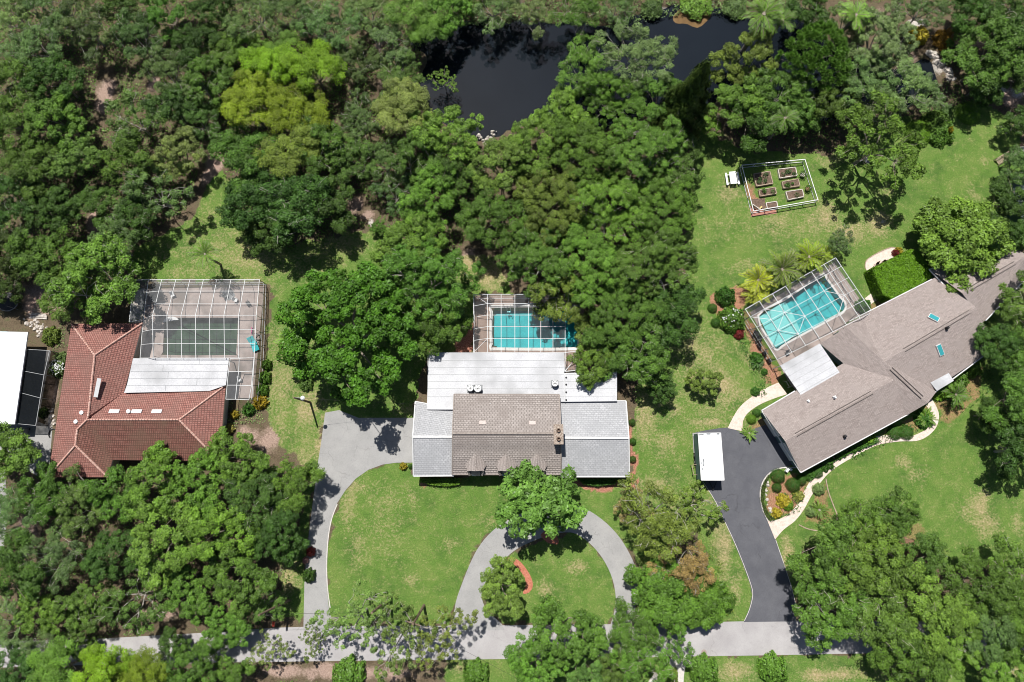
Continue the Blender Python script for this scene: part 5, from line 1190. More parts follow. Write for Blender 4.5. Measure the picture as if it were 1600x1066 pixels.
TREES = [
 # --- top left wood, along the top edge
 (22,28,42,'grey','greyb','pale silvery green tree filling the photo\'s top left corner'),
 (80,18,38,'grey','grey','grey green tree on the top edge, next right of the corner tree'),
 (62,75,44,'grey','grey','grey green tree below the two corner trees, streaked with pale twigs'),
 (134,42,44,'grey','greyd','broad grey green tree on the top edge above the bare clay clearing'),
 (190,12,34,'oak','oakd','small dark tree cut by the top edge, above the clay clearing'),
 (214,62,40,'grey','greyd','dull green tree at the upper right of the clay clearing'),
 (28,140,44,'oak','oak','mid green tree at the left edge, level with the clay clearing'),
 (92,128,42,'oak','oakd','dark clumpy tree immediately left of the clay clearing'),
 (262,22,38,'lush','lush','fresh green tree cut by the top edge, right of the dull green tree'),
 (300,72,36,'oak','oakd','dark tree over the small bare patches in the upper left wood'),
 (338,22,36,'oak','oakd','darkest tree on the top edge, beside a black shadow gap'),
 (262,118,38,'grey','greyd','thin crowned tree right of the clay clearing, ground showing through'),
 (28,206,44,'oak','oak','round clumpy tree at the left edge, below the level of the clay clearing'),
 (98,192,42,'lush','lush','leafy mid green tree at the lower left of the clay clearing'),
 (58,262,42,'oak','oak','clumpy green tree in the left wood between edge and pale twig tree'),
 (120,248,38,'lush','wild','small leaved tree directly below the clay clearing on its left'),
 (18,316,40,'oak','oakd','dark tree at the left edge above the trampoline yard'),
 (82,330,38,'oak','oakd','dark ragged tree left of the lower clay strip'),
 (212,190,44,'moss','wild','open tree with bare forked limbs right of the clay clearing'),
 (200,256,40,'oak','oak','clumpy tree below the open forked tree in the left wood'),
 (272,168,36,'oak','oakd','compact dark tree between forked tree and yellow grove'),
 (243,305,44,'moss','greyd','sparse tree of pale crooked bare branches beside the grass clearing'),
 (283,246,38,'lush','paley','yellow leaved bushy tree left of the pinkish bare mound'),
 (212,345,38,'oak','oakd','dark low tree at the edge of the dry grass, right of the clay strip'),
 (158,318,30,'oak','oak','small tree standing over the lower clay strip'),
 (70,405,46,'oak','oak','dark green tree above the trampoline'),
 (160,440,58,'oak','oakb','wide rich green tree crowding the top left corner of the dirty enclosure'),
 (105,462,40,'oak','oak','round green tree above the stack of boards'),
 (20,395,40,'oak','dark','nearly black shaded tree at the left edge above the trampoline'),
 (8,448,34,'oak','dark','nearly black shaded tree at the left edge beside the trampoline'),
 (180,385,42,'grey','greyd','grey green tree with pale twigs behind the enclosure corner tree'),
 (330,130,38,'oak','oak','mid green tree between yellow grove and compact dark tree'),
 (310,190,34,'grey','wild','weedy green tree left of the dark oak mass'),
 (345,85,32,'oak','oak','small clumpy tree up left of the yellow grove'),
 # --- top middle
 (398,28,40,'grey','grey','grey twiggy tree on the top edge, left of centre'),
 (458,20,40,'grey','greyd','dusky twiggy tree on the top edge above the yellow grove'),
 (520,45,44,'grey','grey','wide feathery tree right of and above the yellow grove'),
 (385,78,32,'lush','oakb','green tree touching the top of the yellow grove'),
 (575,22,38,'grey','greyb','pale twiggy tree on the top edge above the bare patches'),
 (558,98,38,'grey','greyd','dim feathery tree between yellow grove and pond'),
 (612,72,36,'grey','greyb','silvery tree left of the pond\'s upper left corner'),
 (652,28,42,'bright','lushb','vivid green tree on the top edge at the pond\'s upper left corner'),
 (700,24,38,'lush','lush','bushy green tree on the top edge over the pond\'s left end'),
 (622,125,36,'grey','wild','weedy green tree on the pond\'s left bank'),
 (425,112,40,'bright','bright','bright lime tree at the top of the yellow grove'),
 (492,112,44,'bright','bright','broad lime yellow tree at the top right of the yellow grove'),
 (395,172,46,'bright','olivey','golden olive tree at the left of the yellow grove'),
 (468,178,46,'bright','olivey','golden olive tree at the right of the yellow grove'),
 (448,92,30,'bright','lushb','green yellow tuft tree at the very top of the grove'),
 (392,245,48,'oak','oak','green oak directly below the golden left tree'),
 (452,238,46,'bright','olive','olive domed tree in the middle below the yellow grove'),
 (503,232,44,'oak','oak','green oak at the lower right of the yellow grove'),
 (400,312,48,'oak','oakd','deep green oak at the left bottom of the tall oak mass'),
 (462,325,56,'oak','oakd','deep green oak hanging over the dark shadow on the grass'),
 (518,312,42,'oak','oakd','dark oak at the right bottom of the tall oak mass'),
 (425,365,38,'oak','oakd','lowest oak of the mass, at the tip of the dark shadow'),
 (568,185,38,'grey','greyd','dull twiggy tree right of the golden trees'),
 (562,250,38,'grey','wild','dull green tree in the middle wood right of the oak mass'),
 (630,182,44,'bright','paley','pale olive round topped tree left of the pond\'s lower corner'),
 (602,255,36,'grey','greyd','shaded twiggy tree below the pale olive round tree'),
 (702,212,50,'lush','lushb','big lush green tree at the pond\'s lower left corner'),
 (655,250,42,'oak','oak','green tree between pale olive tree and lush pond tree'),
 (618,305,34,'moss','greyd','thin dark tree with bare branches over the shaded gap'),
 (672,312,48,'lush','lush','round leafy tree above the grass path in the middle wood'),
 (722,275,40,'oak','oak','clumpy tree below the lush pond corner tree'),
 (695,128,22,'gum','lushb','small spindly tree leaning over the dark pond water'),
 (592,355,13,'lush','lush','little round bush tree beside the pale stones in the middle wood'),
 (655,372,40,'lush','oakb','green tree on the near edge of the middle wood grass'),
 # --- along the pond top
 (770,12,34,'grey','grey','grey green waterside tree on the top edge, left of the pond middle'),
 (828,18,34,'grey','greyb','pale grey waterside tree on the top edge above the pond middle'),
 (905,24,38,'grey','lush','drooping green waterside tree jutting into the pond from the top edge'),
 (962,12,30,'grey','grey','dark grey shrubby tree right of the drooping waterside tree'),
 (735,8,24,'oak','oak','small green tree on the top edge above the pond\'s left end'),
 (1262,18,36,'oak','oakd','dark tree on the top edge at the right end of the pond'),
 # --- central canopy
 (1000,88,54,'grey','greyb','pale silver branched tree reaching over the pond\'s right arm'),
 (910,112,42,'grey','lushb','thin green tree at the pond\'s edge left of the silver branched tree'),
 (950,155,48,'bigoak1','lush','green tree in the upper middle of the central canopy'),
 (1030,160,46,'lush','lush','fine leaved tree left of the dark conifer'),
 (880,185,44,'lush','lushb','light green tree at the pond\'s right shore'),
 (828,232,48,'lush','oakb','green tree at the bottom tip of the main pond basin'),
 (782,262,46,'lush','olive','olive tree just below the pond\'s lower end'),
 (915,245,62,'bigoak0','lush','wide tree in the heart of the central canopy'),
 (1005,240,62,'bigoak1','lush','wide pale twigged tree at the right heart of the central canopy'),
 (1062,255,44,'grey','wild','tree on the canopy\'s right rim beside the vegetable garden lawn'),
 (858,318,60,'bigoak0','olive','olive toned wide tree on the canopy\'s left side'),
 (950,330,60,'bigoak1','oakb','wide clumpy tree in the middle of the canopy'),
 (1035,330,58,'bigoak0','lush','wide tree on the canopy\'s right side throwing shadow on the lawn'),
 (775,345,48,'oak','oak','dark olive tree at the canopy\'s left edge above the grass patch'),
 (845,410,58,'bigoak1','oak','shaded wide tree above the clean white enclosure'),
 (925,420,62,'bigoak0','oakb','wide green tree up right of the clean white enclosure'),
 (1020,415,62,'bigoak1','oak','wide tree at the right rim above the garage lawn'),
 (872,466,44,'oak','olive','olive green tree hanging over the right half of the turquoise pool'),
 (930,512,32,'oak','olive','olive tree touching the right end of the clean white enclosure'),
 (975,490,58,'bigoak0','oak','wide dark tree right of the clean white enclosure'),
 (1045,490,44,'oak','oakd','dark tree on the lower right rim of the central canopy'),
 (925,572,36,'oak','oakb','drooping green tree casting shade on the white flat roof'),
 (1000,555,46,'oak','oak','mid green tree beside the right wing of the central house'),
 (1030,600,26,'oak','oakd','small dark tree at the bottom tip of the central canopy'),
 (960,545,38,'oak','oak','green tree between the flat roof tree and the right canopy rim'),
 (1090,128,40,'conifer','dark','dark pointed conifer leaning between the canopy and the right wood',1.35),
 # --- right wood
 (1163,98,46,'lush','olive','olive pale tipped tree at the right of the dark conifer'),
 (1150,170,46,'lush','oakb','green tree below the olive tree and right of the conifer'),
 (1275,90,56,'pine','lush','round needle tufted pine below the pond\'s right end'),
 (1215,150,44,'oak','oak','dark clumpy tree left below the round pine'),
 (1186,188,44,'oak','oakd','dark tree shading the lawn above the vegetable garden'),
 (1245,170,38,'oak','oak','clumpy tree below the round pine'),
 (1302,165,40,'oak','oak','green tree right below the round pine'),
 (1372,65,54,'bigoak1','greyb','wide pale grey green tree right of the round pine'),
 (1345,128,46,'grey','grey','grey green tree below the wide pale tree'),
 (1405,138,44,'grey','greyb','pale grey green tree left of the pond stones'),
 (1440,148,34,'grey','grey','twiggy tree just above the yellow hedge bed'),
 (1370,178,36,'grey','greyd','dim twiggy tree above the spreading shade tree'),
 (1366,228,64,'spread','oakb','wide open spreading tree whose dark shadow covers two garden chairs',1.2),
 (1325,35,36,'grey','grey','grey green tree on the top edge right of the pond'),
 (1440,18,36,'grey','greyd','dusky tree on the top edge above the pond stones'),
 (1510,18,42,'oak','oakd','dark tree on the top edge, second from the right corner'),
 (1578,40,48,'oak','oakd','dark oak in the photo\'s top right corner'),
 (1540,95,52,'oak','oak','big green oak below the top right corner'),
 (1592,110,38,'oak','oakd','dark oak on the right edge below the corner'),
 (1500,62,24,'lush','wild','weedy tree left of the top right oaks, over grey stones'),
 (1535,130,34,'oak','oakd','shaded tree at the top tip of the bright green lawn'),
 (1592,195,26,'oak','oakd','dark tree on the right edge beside the bright green lawn'),
 (1503,372,68,'vine','lushb','big round fresh green tree over the top end of the grey house',1.0),
 (1592,262,32,'oak','greyd','grey green tree over the footbridge and shed'),
 (1572,315,36,'oak','oakd','dark tree below the shed on the right edge'),
 (1598,372,34,'oak','oakd','dark tree on the right edge above the grey roof end'),
 (1592,470,42,'oak','oak','green tree on the right edge over the grey roof\'s far end'),
 (1565,545,40,'oak','oakd','dark tree at the lower far corner of the grey house'),
 (1598,560,40,'oak','oak','green tree on the right edge just below the grey house end'),
 (1590,630,46,'oak','oak','clumpy tree on the right edge beside the front lawn'),
 (1542,648,28,'oak','oakd','small dark tree poking out into the front lawn'),
 (1590,705,46,'oak','oakd','darkest tree on the right edge, casting a long shadow on the lawn'),
 # --- bottom right
 (1395,800,38,'oak','oak','slim topmost green tree of the lower right grove'),
 (1345,815,40,'oak','oakb','green tree at the upper left of the lower right grove'),
 (1300,870,56,'oak','oak','big clumpy tree beside the right kerb of the blacktop'),
 (1365,880,56,'oak','oakb','big clumpy tree in the middle of the lower right grove'),
 (1290,945,52,'oak','oakb','rounded green tree where the blacktop meets the street'),
 (1435,880,40,'oak','oak','tree on the lawn side of the lower right grove'),
 (1365,955,54,'oak','oak','dark clumpy tree over the street in the lower right grove'),
 (1440,950,54,'oak','oakb','wide clumpy tree over the street, right of the dark clumpy one'),
 (1420,1020,50,'oak','oak','clumpy tree at the bottom edge in the lower right grove'),
 (1485,1005,44,'oak','oakb','green tree at the bottom edge right of the clumpy bottom tree'),
 (1520,915,50,'oak','oak','dark green tree on the front lawn\'s lower edge'),
 (1590,905,48,'oak','oak','green tree on the right edge below the front lawn'),
 (1535,975,46,'oak','greyd','greyer tree over the street at lower right'),
 (1592,985,46,'oak','oak','green tree over the street at the right edge'),
 (1560,1045,42,'oak','oakb','tree near the photo\'s bottom right corner'),
 # --- bottom centre
 (838,782,62,'magnolia','mag','large leaved glossy tree in front of the central house'),
 (782,920,40,'lush','olive','round olive tree inside the loop driveway beside the red mulch'),
 (880,985,52,'lush','lush','dense green tree at the bottom of the loop island'),
 (836,1042,44,'lush','lush','green tree at the bottom edge below the loop island'),
 (912,1032,36,'lush','wild','green tree over the street right of the loop island tree'),
 (1028,808,56,'grey','olive','dull olive tree between the loop driveway and the blacktop'),
 (1085,790,34,'moss','olive','thin olive tree below the white trailer'),
 (990,790,28,'moss','rust','sparse brownish tree at the right end of the front lawn'),
 (1068,882,42,'grey','rust','rust brown leaved tree between the two driveways'),
 (1040,930,58,'vine','lush','vine covered green tree at the right leg of the loop driveway'),
 (1095,935,46,'vine','lush','vine covered green tree reaching over the street'),
 (988,985,36,'oak','oak','dark clumpy tree at the bottom right of the loop driveway'),
 (1000,1040,44,'grey','lush','green tree with white limbs at the bottom edge near the mailbox'),
 (955,1045,32,'oak','oak','clumpy tree on the bottom edge left of the white limbed one'),
 (1050,1000,34,'moss','lush','open tree with curling pale branches beside the mailbox apron'),
 (560,965,52,'gum','gum','thin olive crowned tree over the foot of the left driveway'),
 (628,992,52,'gum','gum','airy olive tree spreading over the street below the big lawn'),
 (690,985,46,'gum','olive','airy tree with dark twigs at the left foot of the loop driveway'),
 # --- bottom left mango grove
 (25,702,46,'oak','oakb','green tree below the white metal roof at the left edge'),
 (75,770,44,'oak','oak','tree below the concrete yard left of the red roof'),
 (28,800,42,'grey','greyd','clumpy tree at the left edge beside the pale path'),
 (128,788,44,'grey','wild','green tree at the lower left corner of the red roof'),
 (185,775,42,'oak','lush','green tree touching the bottom ridge of the red roof'),
 (245,760,50,'lush','lushb','light green tree in front of the red house\'s dark porch'),
 (310,755,48,'lush','lush','green tree below the right half of the red roof'),
 (372,722,46,'lush','lush','green tree at the lower right corner of the red roof'),
 (402,780,46,'oak','oakd','dark clumpy tree left of the driveway bend'),
 (455,755,42,'oak','oakb','clumpy tree whose shadow falls on the left driveway'),
 (340,830,54,'lush','lushb','bright green tree in the middle of the lower left grove'),
 (262,840,56,'lush','lushb','widest bright green tree of the lower left grove'),
 (188,862,44,'oak','oakd','mid green tree left of the widest bright tree'),
 (100,868,44,'grey','greyd','green tree among the bare patches of the lower left grove'),
 (28,890,48,'oak','oakd','dark tree at the left edge above the street'),
 (62,955,36,'lush','lush','green tree over the street near the left edge'),
 (135,948,38,'oak','oak','clumpy tree over the street, third from the left edge'),
 (215,935,46,'moss','wild','bare branched tree over the street\'s sunny gap'),
 (292,925,40,'lush','lush','leafy tree above the street\'s sunny gap'),
 (372,900,54,'lush','lush','large leafy tree at the lower right of the left grove'),
 (440,835,40,'oak','oakd','dark tree against the left driveway\'s straight edge'),
 (352,980,36,'lush','lush','green tree over the street left of the orange mailbox'),
 (415,945,30,'grey','wild','thin tree beside the short pole'),
 (12,975,36,'grey','grey','grey twigged tree at the left edge over the street'),
 (95,1045,42,'bright','lushb','yellow green tree on the bottom edge near the left corner'),
 (165,1048,42,'bright','bright','lime tree on the bottom edge, second of the lime row'),
 (228,1050,38,'bright','olivey','lime gold tree on the bottom edge, third of the lime row'),
 (25,1048,36,'oak','oakd','dark tree in the photo\'s bottom left corner'),
 (300,1045,40,'lush','lush','green tree on the bottom edge right of the lime row'),
 (362,1052,30,'oak','oak','small green tree on the bottom edge beside the brown litter'),
 (62,1012,32,'grey','grey','grey green tree hiding the street near the left edge'),
 (118,1003,28,'oak','oak','small clumpy tree over the street above the lime row'),
 (330,1018,28,'grey','lush','leafy tree over the middle of the shaded street at left'),
 (425,1012,30,'gum','gum','thin crowned tree over the street below the orange mailbox'),
 (492,1000,24,'gum','olive','thin twiggy tree over the foot of the left driveway\'s left edge'),
 (270,1005,26,'oak','oakd','small dark tree at the street\'s lower edge above the bottom row'),
 # --- beside the left enclosure and the middle lawn
 (546,517,106,'ficus','ficus','huge dense dark green tree on the lawn between the two pools'),
 (670,440,68,'bigoak1','lush','wide tree with pale twigs left of the clean white enclosure'),
 (640,385,46,'lush','oakb','green tree at the top of the huge dense tree'),
 (692,505,44,'oak','oak','shaded tree beside the top left corner of the white flat roof'),
 (1100,598,23,'lush','olive','small round lone tree on the dry lawn left of the mulch border'),
 (1315,378,22,'grey','greyd','small hazy shrub tree at the top corner of the braced enclosure'),
]
for T in TREES: tree(*T)
# ================================================================= SHRUBS AND HEDGES
def bush_proto(key, n, size, seed, dense=True, mat=None, aspect=.55):
    rng = np.random.default_rng(seed); d = rng.normal(size=(n, 3)); d /= np.linalg.norm(d, axis=1, keepdims=True); d[:, 2] = np.abs(d[:, 2])
    lump = 1+(.06 if dense else .22)*np.sin(d[:, 0]*5+seed)*np.cos(d[:, 1]*6)+(0 if dense else .12)*np.sin(d[:, 0]*11)
    cen = d*(rng.uniform(.78, 1.0, n)*lump)[:, None]; nr = d*(1.6 if dense else .8)+rng.normal(size=(n, 3))*.5
    m = MB(); 
    for k in range(5): a = k*1.256; m.tube([(0,0,-.02),(.3*math.cos(a),.3*math.sin(a),.35),(.6*math.cos(a),.6*math.sin(a),.7)], [.05,.035,.02], 5)
    o = m.build('stem', M['bark']); sm = o.data; bpy.data.objects.remove(o)
    PROTO[key] = (leaves_mesh('foliage', quads_from(cen, nr, size, aspect, rng), rng.uniform(.25, .85, n), mat), sm, 1.0, 0, 1.0)
bush_proto('ball', 5200, .075, 1); bush_proto('shrub', 2600, .17, 2, False); bush_proto('croton', 900, .34, 3, False, M['leaf_gloss'], .4)
def bush(px, py, rp, hgt, kind, col, label, name='shrub', cat='shrub', sy=1.0, rz=0.0, group=None):
    cm, tm, R, a_, b2 = PROTO[kind]; s = rp*MPP(px, py); c = P(px, py, hgt*.5); c.z = 0
    t = bpy.data.objects.new(name, None); C.objects.link(t); t.location = c; t.scale = (s, s*sy, hgt); t.rotation_euler = (0, 0, rz); ORG[t.name] = c; tag(t, label, cat, group)
    a = bpy.data.objects.new('foliage', cm); C.objects.link(a); a.parent = t; a.color = (*(COL[col] if isinstance(col, str) else col), 1)
    b_ = bpy.data.objects.new('stem', tm); C.objects.link(b_); b_.parent = t
    return t
red_l = (.20,.03,.03); gold = (.36,.30,.03)
BUSH = [
 (1217,744,12,1.3,'ball','shrub','clipped dark round shrub at the top of the kerbed bed by the blacktop'),
 (1215,762,8,1.0,'ball','shrub','small clipped ball shrub left in the kerbed bed'),
 (1241,758,12,1.3,'ball','shrub','clipped oval shrub right in the kerbed bed'),
 (1253,750,9,1.2,'ball','shrub','clipped ball shrub between oval shrub and front path'),
 (1225,783,11,.8,'croton',gold,'yellow leaved plant in the middle of the kerbed bed'),
 (1214,802,8,.7,'croton',gold,'yellow spiky plant at the bottom of the kerbed bed'),
 (1232,790,8,.7,'shrub','shrubb','bright green plant beside the yellow one in the kerbed bed'),
 (1248,775,9,.7,'croton',(.25,.27,.06),'pale yellow plant at the front path side of the kerbed bed'),
 (1262,740,10,.8,'shrub','shrub','low green shrub beside the front path below the house corner'),
 (1175,655,8,.9,'ball','shrubb','light clipped ball beside the cream garage path'),
 (1183,645,7,.8,'ball','shrub','small clipped shrub nearer the garage wall beside the path'),
 (1181,612,7,.6,'shrub','shrub','low leafy shrub in the red mulch left of the square patio roof'),
 (1195,581,5,.5,'shrub','shrub','tiny green tuft on the red mulch above the cream path'),
 (1183,560,10,1.0,'croton','shrub','leafy plant on the red mulch beside the braced enclosure wall'),
 (1135,463,15,1.6,'shrub','shrub','green shrub at the top of the red mulch border'),
 (1145,498,20,1.9,'shrub','lush','flowering green shrub in the red mulch border with pale blooms'),
 (1114,481,8,.9,'ball','shrub','clipped ball at the left rim of the red mulch border, upper one'),
 (1119,504,8,.9,'ball','shrub','clipped ball at the left rim of the red mulch border, lower one'),
 (1155,522,8,.8,'shrub',red_l,'purple red low shrub below the flowering one'),
 (988,660,6,.9,'ball','shrub','clipped hedge bush at the upper right wall of the right wing'),
 (989,690,6,.9,'ball','shrub','clipped hedge bush midway along the right wing wall'),
 (989,718,6,.9,'ball','shrub','clipped hedge bush low on the right wing wall'),
 (975,748,11,1.6,'shrub','moss','thin twiggy shrub at the lower right corner of the right wing'),
 (630,729,6,.7,'croton',gold,'small yellow plant at the driveway corner of the left wing'),
 (641,729,4,.7,'ball','shrub','small square clipped bush touching the left wing corner'),
 (406,628,12,1.0,'croton',(.30,.22,.02),'yellow orange croton at the bottom corner of the dirty enclosure'),
 (366,648,7,.9,'croton',(.30,.24,.03),'yellow plant beside the right eave of the red roof'),
 (358,670,8,.9,'croton',(.30,.28,.08),'pale yellow plant below the other at the right eave'),
 (388,640,10,1.0,'croton','shrub','green broad leaved plant below the dirty enclosure corner'),
 (413,590,10,1.2,'shrub','lush','green hedge bush outside the lower right enclosure wall'),
 (416,570,8,1.2,'shrub','lush','green hedge bush beside the pale flowers outside the enclosure'),
 (409,610,10,1.2,'shrub','lush','green hedge bush just above the yellow orange croton'),
 (88,575,13,1.4,'shrub','greyb','white flowered shrub in the gap between porch and red roof, lower'),
 (95,560,10,1.2,'shrub','greyb','white flowered shrub in the gap between porch and red roof, upper'),
 (78,525,14,1.2,'shrub','olive','scrubby bush between the white metal roof and the red roof tip'),
 (66,645,8,1.0,'shrub','wild','weedy shrub at the lower corner of the black porch'),
 (485,863,7,1.2,'shrub',red_l,'dark red flowering shrub overhanging the left driveway edge'),
 (477,876,5,.8,'shrub',(.45,.25,.25),'small pink shrub just below the dark red one'),
 (482,900,10,1.5,'shrub','oakd','dark shrub on the driveway edge below the pink one'),
 (1210,1047,22,1.9,'shrub','lush','round bright bush on the bottom verge below the blacktop mouth'),
 (1102,1050,22,1.9,'shrub','lush','round green bush beside the pale apron at the bottom edge'),
 (1046,1058,15,1.6,'shrub','olive','small olive bush on the bottom edge left of the apron'),
 (745,1055,20,1.6,'shrub','lush','dark green bush on the bottom edge below the loop\'s left leg'),
 (545,1058,26,1.8,'shrub','lush','green bush on the brown litter at the bottom edge'),
 (1437,205,22,1.2,'ball','shrubb','yellow green clipped bank at the left of the garden island bed'),
 (1470,205,22,1.5,'shrub','lush','leafy shrubs filling the right part of the garden island bed'),
 (1482,205,6,1.6,'croton',gold,'small yellow plant among the garden island shrubs'),
 (1465,190,20,1.8,'shrub','oak','tall green shrub at the top of the garden island bed'),
 (1515,175,20,.9,'ball','shrubb','low bright mound at the upper end of the right lawn'),
 (1435,55,16,1.6,'croton',gold,'yellow leaved shrub above the pond stones'),
 (1478,60,16,1.6,'croton',(.30,.18,.03),'orange yellow shrub right above the pond stones'),
 (1020,12,16,1.2,'shrub','greyd','low shrub on the far pond bank left of the sandy shoal'),
 (1090,4,24,1.2,'shrub','lushb','low bright shrub on the far pond bank at the top edge'),
 (1150,10,18,1.2,'shrub','grey','low grey shrub on the far pond bank right of the bright one'),
 (1470,610,16,1.2,'croton','shrubb','yellow green plant beside the white awning of the grey house'),
 (1498,590,16,1.4,'shrub','lush','green shrub below the long eave right of the awning'),
 (1520,575,14,1.4,'shrub','lushb','light green shrub further right below the long eave'),
 (1445,655,14,1.0,'shrub','shrub','green shrub inside the bend of the front path'),
 (1400,676,12,1.1,'ball','shrub','clipped shrub left of the fern like palm at the front path'),
 (1418,676,12,1.1,'ball','shrub','clipped shrub right beside the other at the front path'),
 (1355,683,13,1.0,'croton','shrubb','yellow green shrub under the eave, midway on the front path'),
 (1335,695,12,.9,'shrub','shrub','dark green shrub left of the yellow green one under the eave'),
 (1312,705,12,.9,'shrub','shrub','low green shrub under the eave near the house corner'),
 (1290,722,14,.9,'shrub','shrub','low green shrub by the house corner and front path'),
 (1278,738,10,.9,'ball','shrub','clipped shrub just below the lower house corner'),
 (1280,765,9,.9,'shrub','greyb','silver leaved plant at the top of the triangular palm bed'),
 (1268,800,8,.9,'shrub','greyb','silver leaved plant at the bottom left of the triangular palm bed'),
 (1350,478,12,.9,'shrub','shrub','green shrub below the right edge of the braced enclosure'),
 (1405,392,6,.7,'croton',gold,'yellow plant at the top corner of the bright square hedge'),
 (1400,395,5,.8,'croton',red_l,'dark potted looking plant at the end of the round patio'),
 (378,345,14,1.0,'shrub','oak','low bush on the grass at the left of the oak mass'),
 (478,600,11,1.0,'shrub','wild','small weedy bush on the lawn left of the huge tree'),
]
for Bq in BUSH: bush(*Bq)
def hedge(name, label, L, h, col, n, size=.13, fill=True, cat='hedge', sm=0, seed=4):
    """clipped hedge: stems inside, leaves over top and sides of its outline"""
    rng = np.random.default_rng(seed); q = [Vector((P(x, y, h).x, P(x, y, h).y, 0)) for x, y in (smooth_poly(L, 4) if sm else L)]
    c = sum(q, Vector())/len(q); t = thing(name, c, label, cat); xs = [p.x for p in q]; ys = [p.y for p in q]
    nt = int(n*.62); px_ = rng.uniform(min(xs), max(xs), nt*4); py_ = rng.uniform(min(ys), max(ys), nt*4); ok = inpoly(px_, py_, [(p.x, p.y) for p in q]); px_ = px_[ok][:nt]; py_ = py_[ok][:nt]; k = len(px_)
    zz = h-.25+vnoise(px_, py_, .55, 7)*.3+rng.uniform(-.12, .05, k)
    cen = [np.stack([px_, py_, zz], 1)]; nr = [np.tile([0, 0, 1.0], (k, 1))+rng.normal(size=(k, 3))*.55]
    per = sum((q[(i+1) % len(q)]-q[i]).length for i in range(len(q)))
    for i in range(len(q)):
        a, b_ = q[i], q[(i+1) % len(q)]; ns = max(3, int(n*.38*(b_-a).length/per)); f = rng.uniform(0, 1, ns); d = (b_-a).normalized(); nv = Vector((d.y, -d.x, 0)); 
        if nv.dot(a-c) < 0: nv = -nv
        cen.append(np.stack([a.x+(b_.x-a.x)*f+nv.x*rng.uniform(-.12, .12, ns), a.y+(b_.y-a.y)*f+nv.y*rng.uniform(-.12, .12, ns), rng.uniform(.05, h-.05, ns)], 1)); nr.append(np.tile(list(nv), (ns, 1))+rng.normal(size=(ns, 3))*.5)
    cen = np.concatenate(cen)-np.array(list(c)); nr = np.concatenate(nr)
    o = bpy.data.objects.new('foliage', leaves_mesh('foliage', quads_from(cen, nr, size, .6, rng), rng.uniform(.25, .9, len(cen)))); C.objects.link(o); o.parent = t; o.color = (*(COL[col] if isinstance(col, str) else col), 1)
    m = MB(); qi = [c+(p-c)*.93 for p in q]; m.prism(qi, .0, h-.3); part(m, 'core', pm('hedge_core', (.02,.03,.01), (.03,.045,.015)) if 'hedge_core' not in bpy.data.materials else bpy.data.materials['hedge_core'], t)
hedge('hedge', 'tall square bright green hedge block between patio and grey roof', [(1364,419),(1425,389),(1440,397),(1458,432),(1396,468),(1380,460)], 2.6, (.115,.245,.012), 26000, .17)
hedge('hedge', 'low curved hedge under the front of the left grey wing', [(656,748),(718,748),(718,757),(700,760),(675,758),(656,753)], .9, 'shrubb', 2600, .13)
hedge('hedge', 'low curved hedge under the front of the right grey wing', [(903,748),(965,748),(962,756),(935,760),(912,757)], .9, 'shrub', 2600, .13)
hedge('hedge', 'thin kerbside border hedge along the blacktop curve', [(1199,745),(1203,742),(1196,765),(1194,785),(1203,806),(1212,813),(1205,815),(1196,805),(1189,780),(1191,760)], .45, (.07,.11,.02), 1500, .12)
hedge('hedge', 'dark hedge along the long eave beside the front path', [(1262,742),(1330,704),(1372,684),(1376,690),(1330,708),(1288,730),(1268,752)], .7, 'shrub', 4200, .15)
# ------------------------------------------------------------------ palms
def palm_proto(key, nf, L_, droop, seed, th, wl=.5, nl=26, tr=.14, spread=1.0):
    rng = random.Random(seed); V_ = []; ti = []; fm = MB()
    for k in range(nf):
        a = 2*math.pi*k/nf+rng.uniform(-.25, .25); el = rng.uniform(.15, 1.15)*spread; ln = L_*rng.uniform(.7, 1.15); wl_k = wl*rng.uniform(.75, 1.2); pts = []
        for j in range(nl+1):
            s_ = j/nl; r_ = ln*(s_*math.cos(el*.7)); z = ln*(s_*math.sin(el)-droop*s_*s_); pts.append(Vector((r_*math.cos(a), r_*math.sin(a), th+z)))
        sd = Vector((-math.sin(a), math.cos(a), 0)); tt = rng.uniform(.3, .8)
        for j in range(2, nl+1):
            p = pts[j]; d = (pts[j]-pts[j-1]).normalized(); wd_ = wl_k*math.sin(math.pi*min(1, (j/nl)*.9+.12))**.7
            for sg in (-1, 1):
                tip = p+sd*sg*wd_*.8+d*wd_*rng.uniform(.7,1.2)+Vector((0, 0, wd_*rng.uniform(-.6,.15))); m_ = p.lerp(tip, .5); w2 = d*.032
                V_.append([p, m_-w2, tip, m_+w2]); ti.append(min(1, max(0, tt+rng.uniform(-.15, .15))))
        fm.tube(pts[::4], .012, 4, False)
    m = fm; m.tube([(0, 0, -.1), (.05, .03, th*.5), (0, 0, th+.1)], [tr*1.2, tr, tr], 8)
    o = m.build('trunk', M['bark']); tm = o.data; bpy.data.objects.remove(o)
    V_ = np.array([[list(p) for p in q] for q in V_]); PROTO[key] = (leaves_mesh('crown', V_, np.array(ti), M['leaf']), tm, L_, 0, th+.8)
palm_proto('coco', 15, 2.4, .6, 1, 4.5, .5, 40); palm_proto('areca', 34, 1.9, .55, 2, 1.3, .3, 26, .2, 1.3); palm_proto('cycad', 26, 1.6, .35, 3, .5, .2, 30, .2, .9); palm_proto('sabal', 24, 1.7, .55, 4, 4.0, .32, 22, .14, 1.2)
def banana_like(px, py, label): bush(px, py, 13, 2.2, 'croton', 'lush', label, 'banana_plant', 'banana plant')
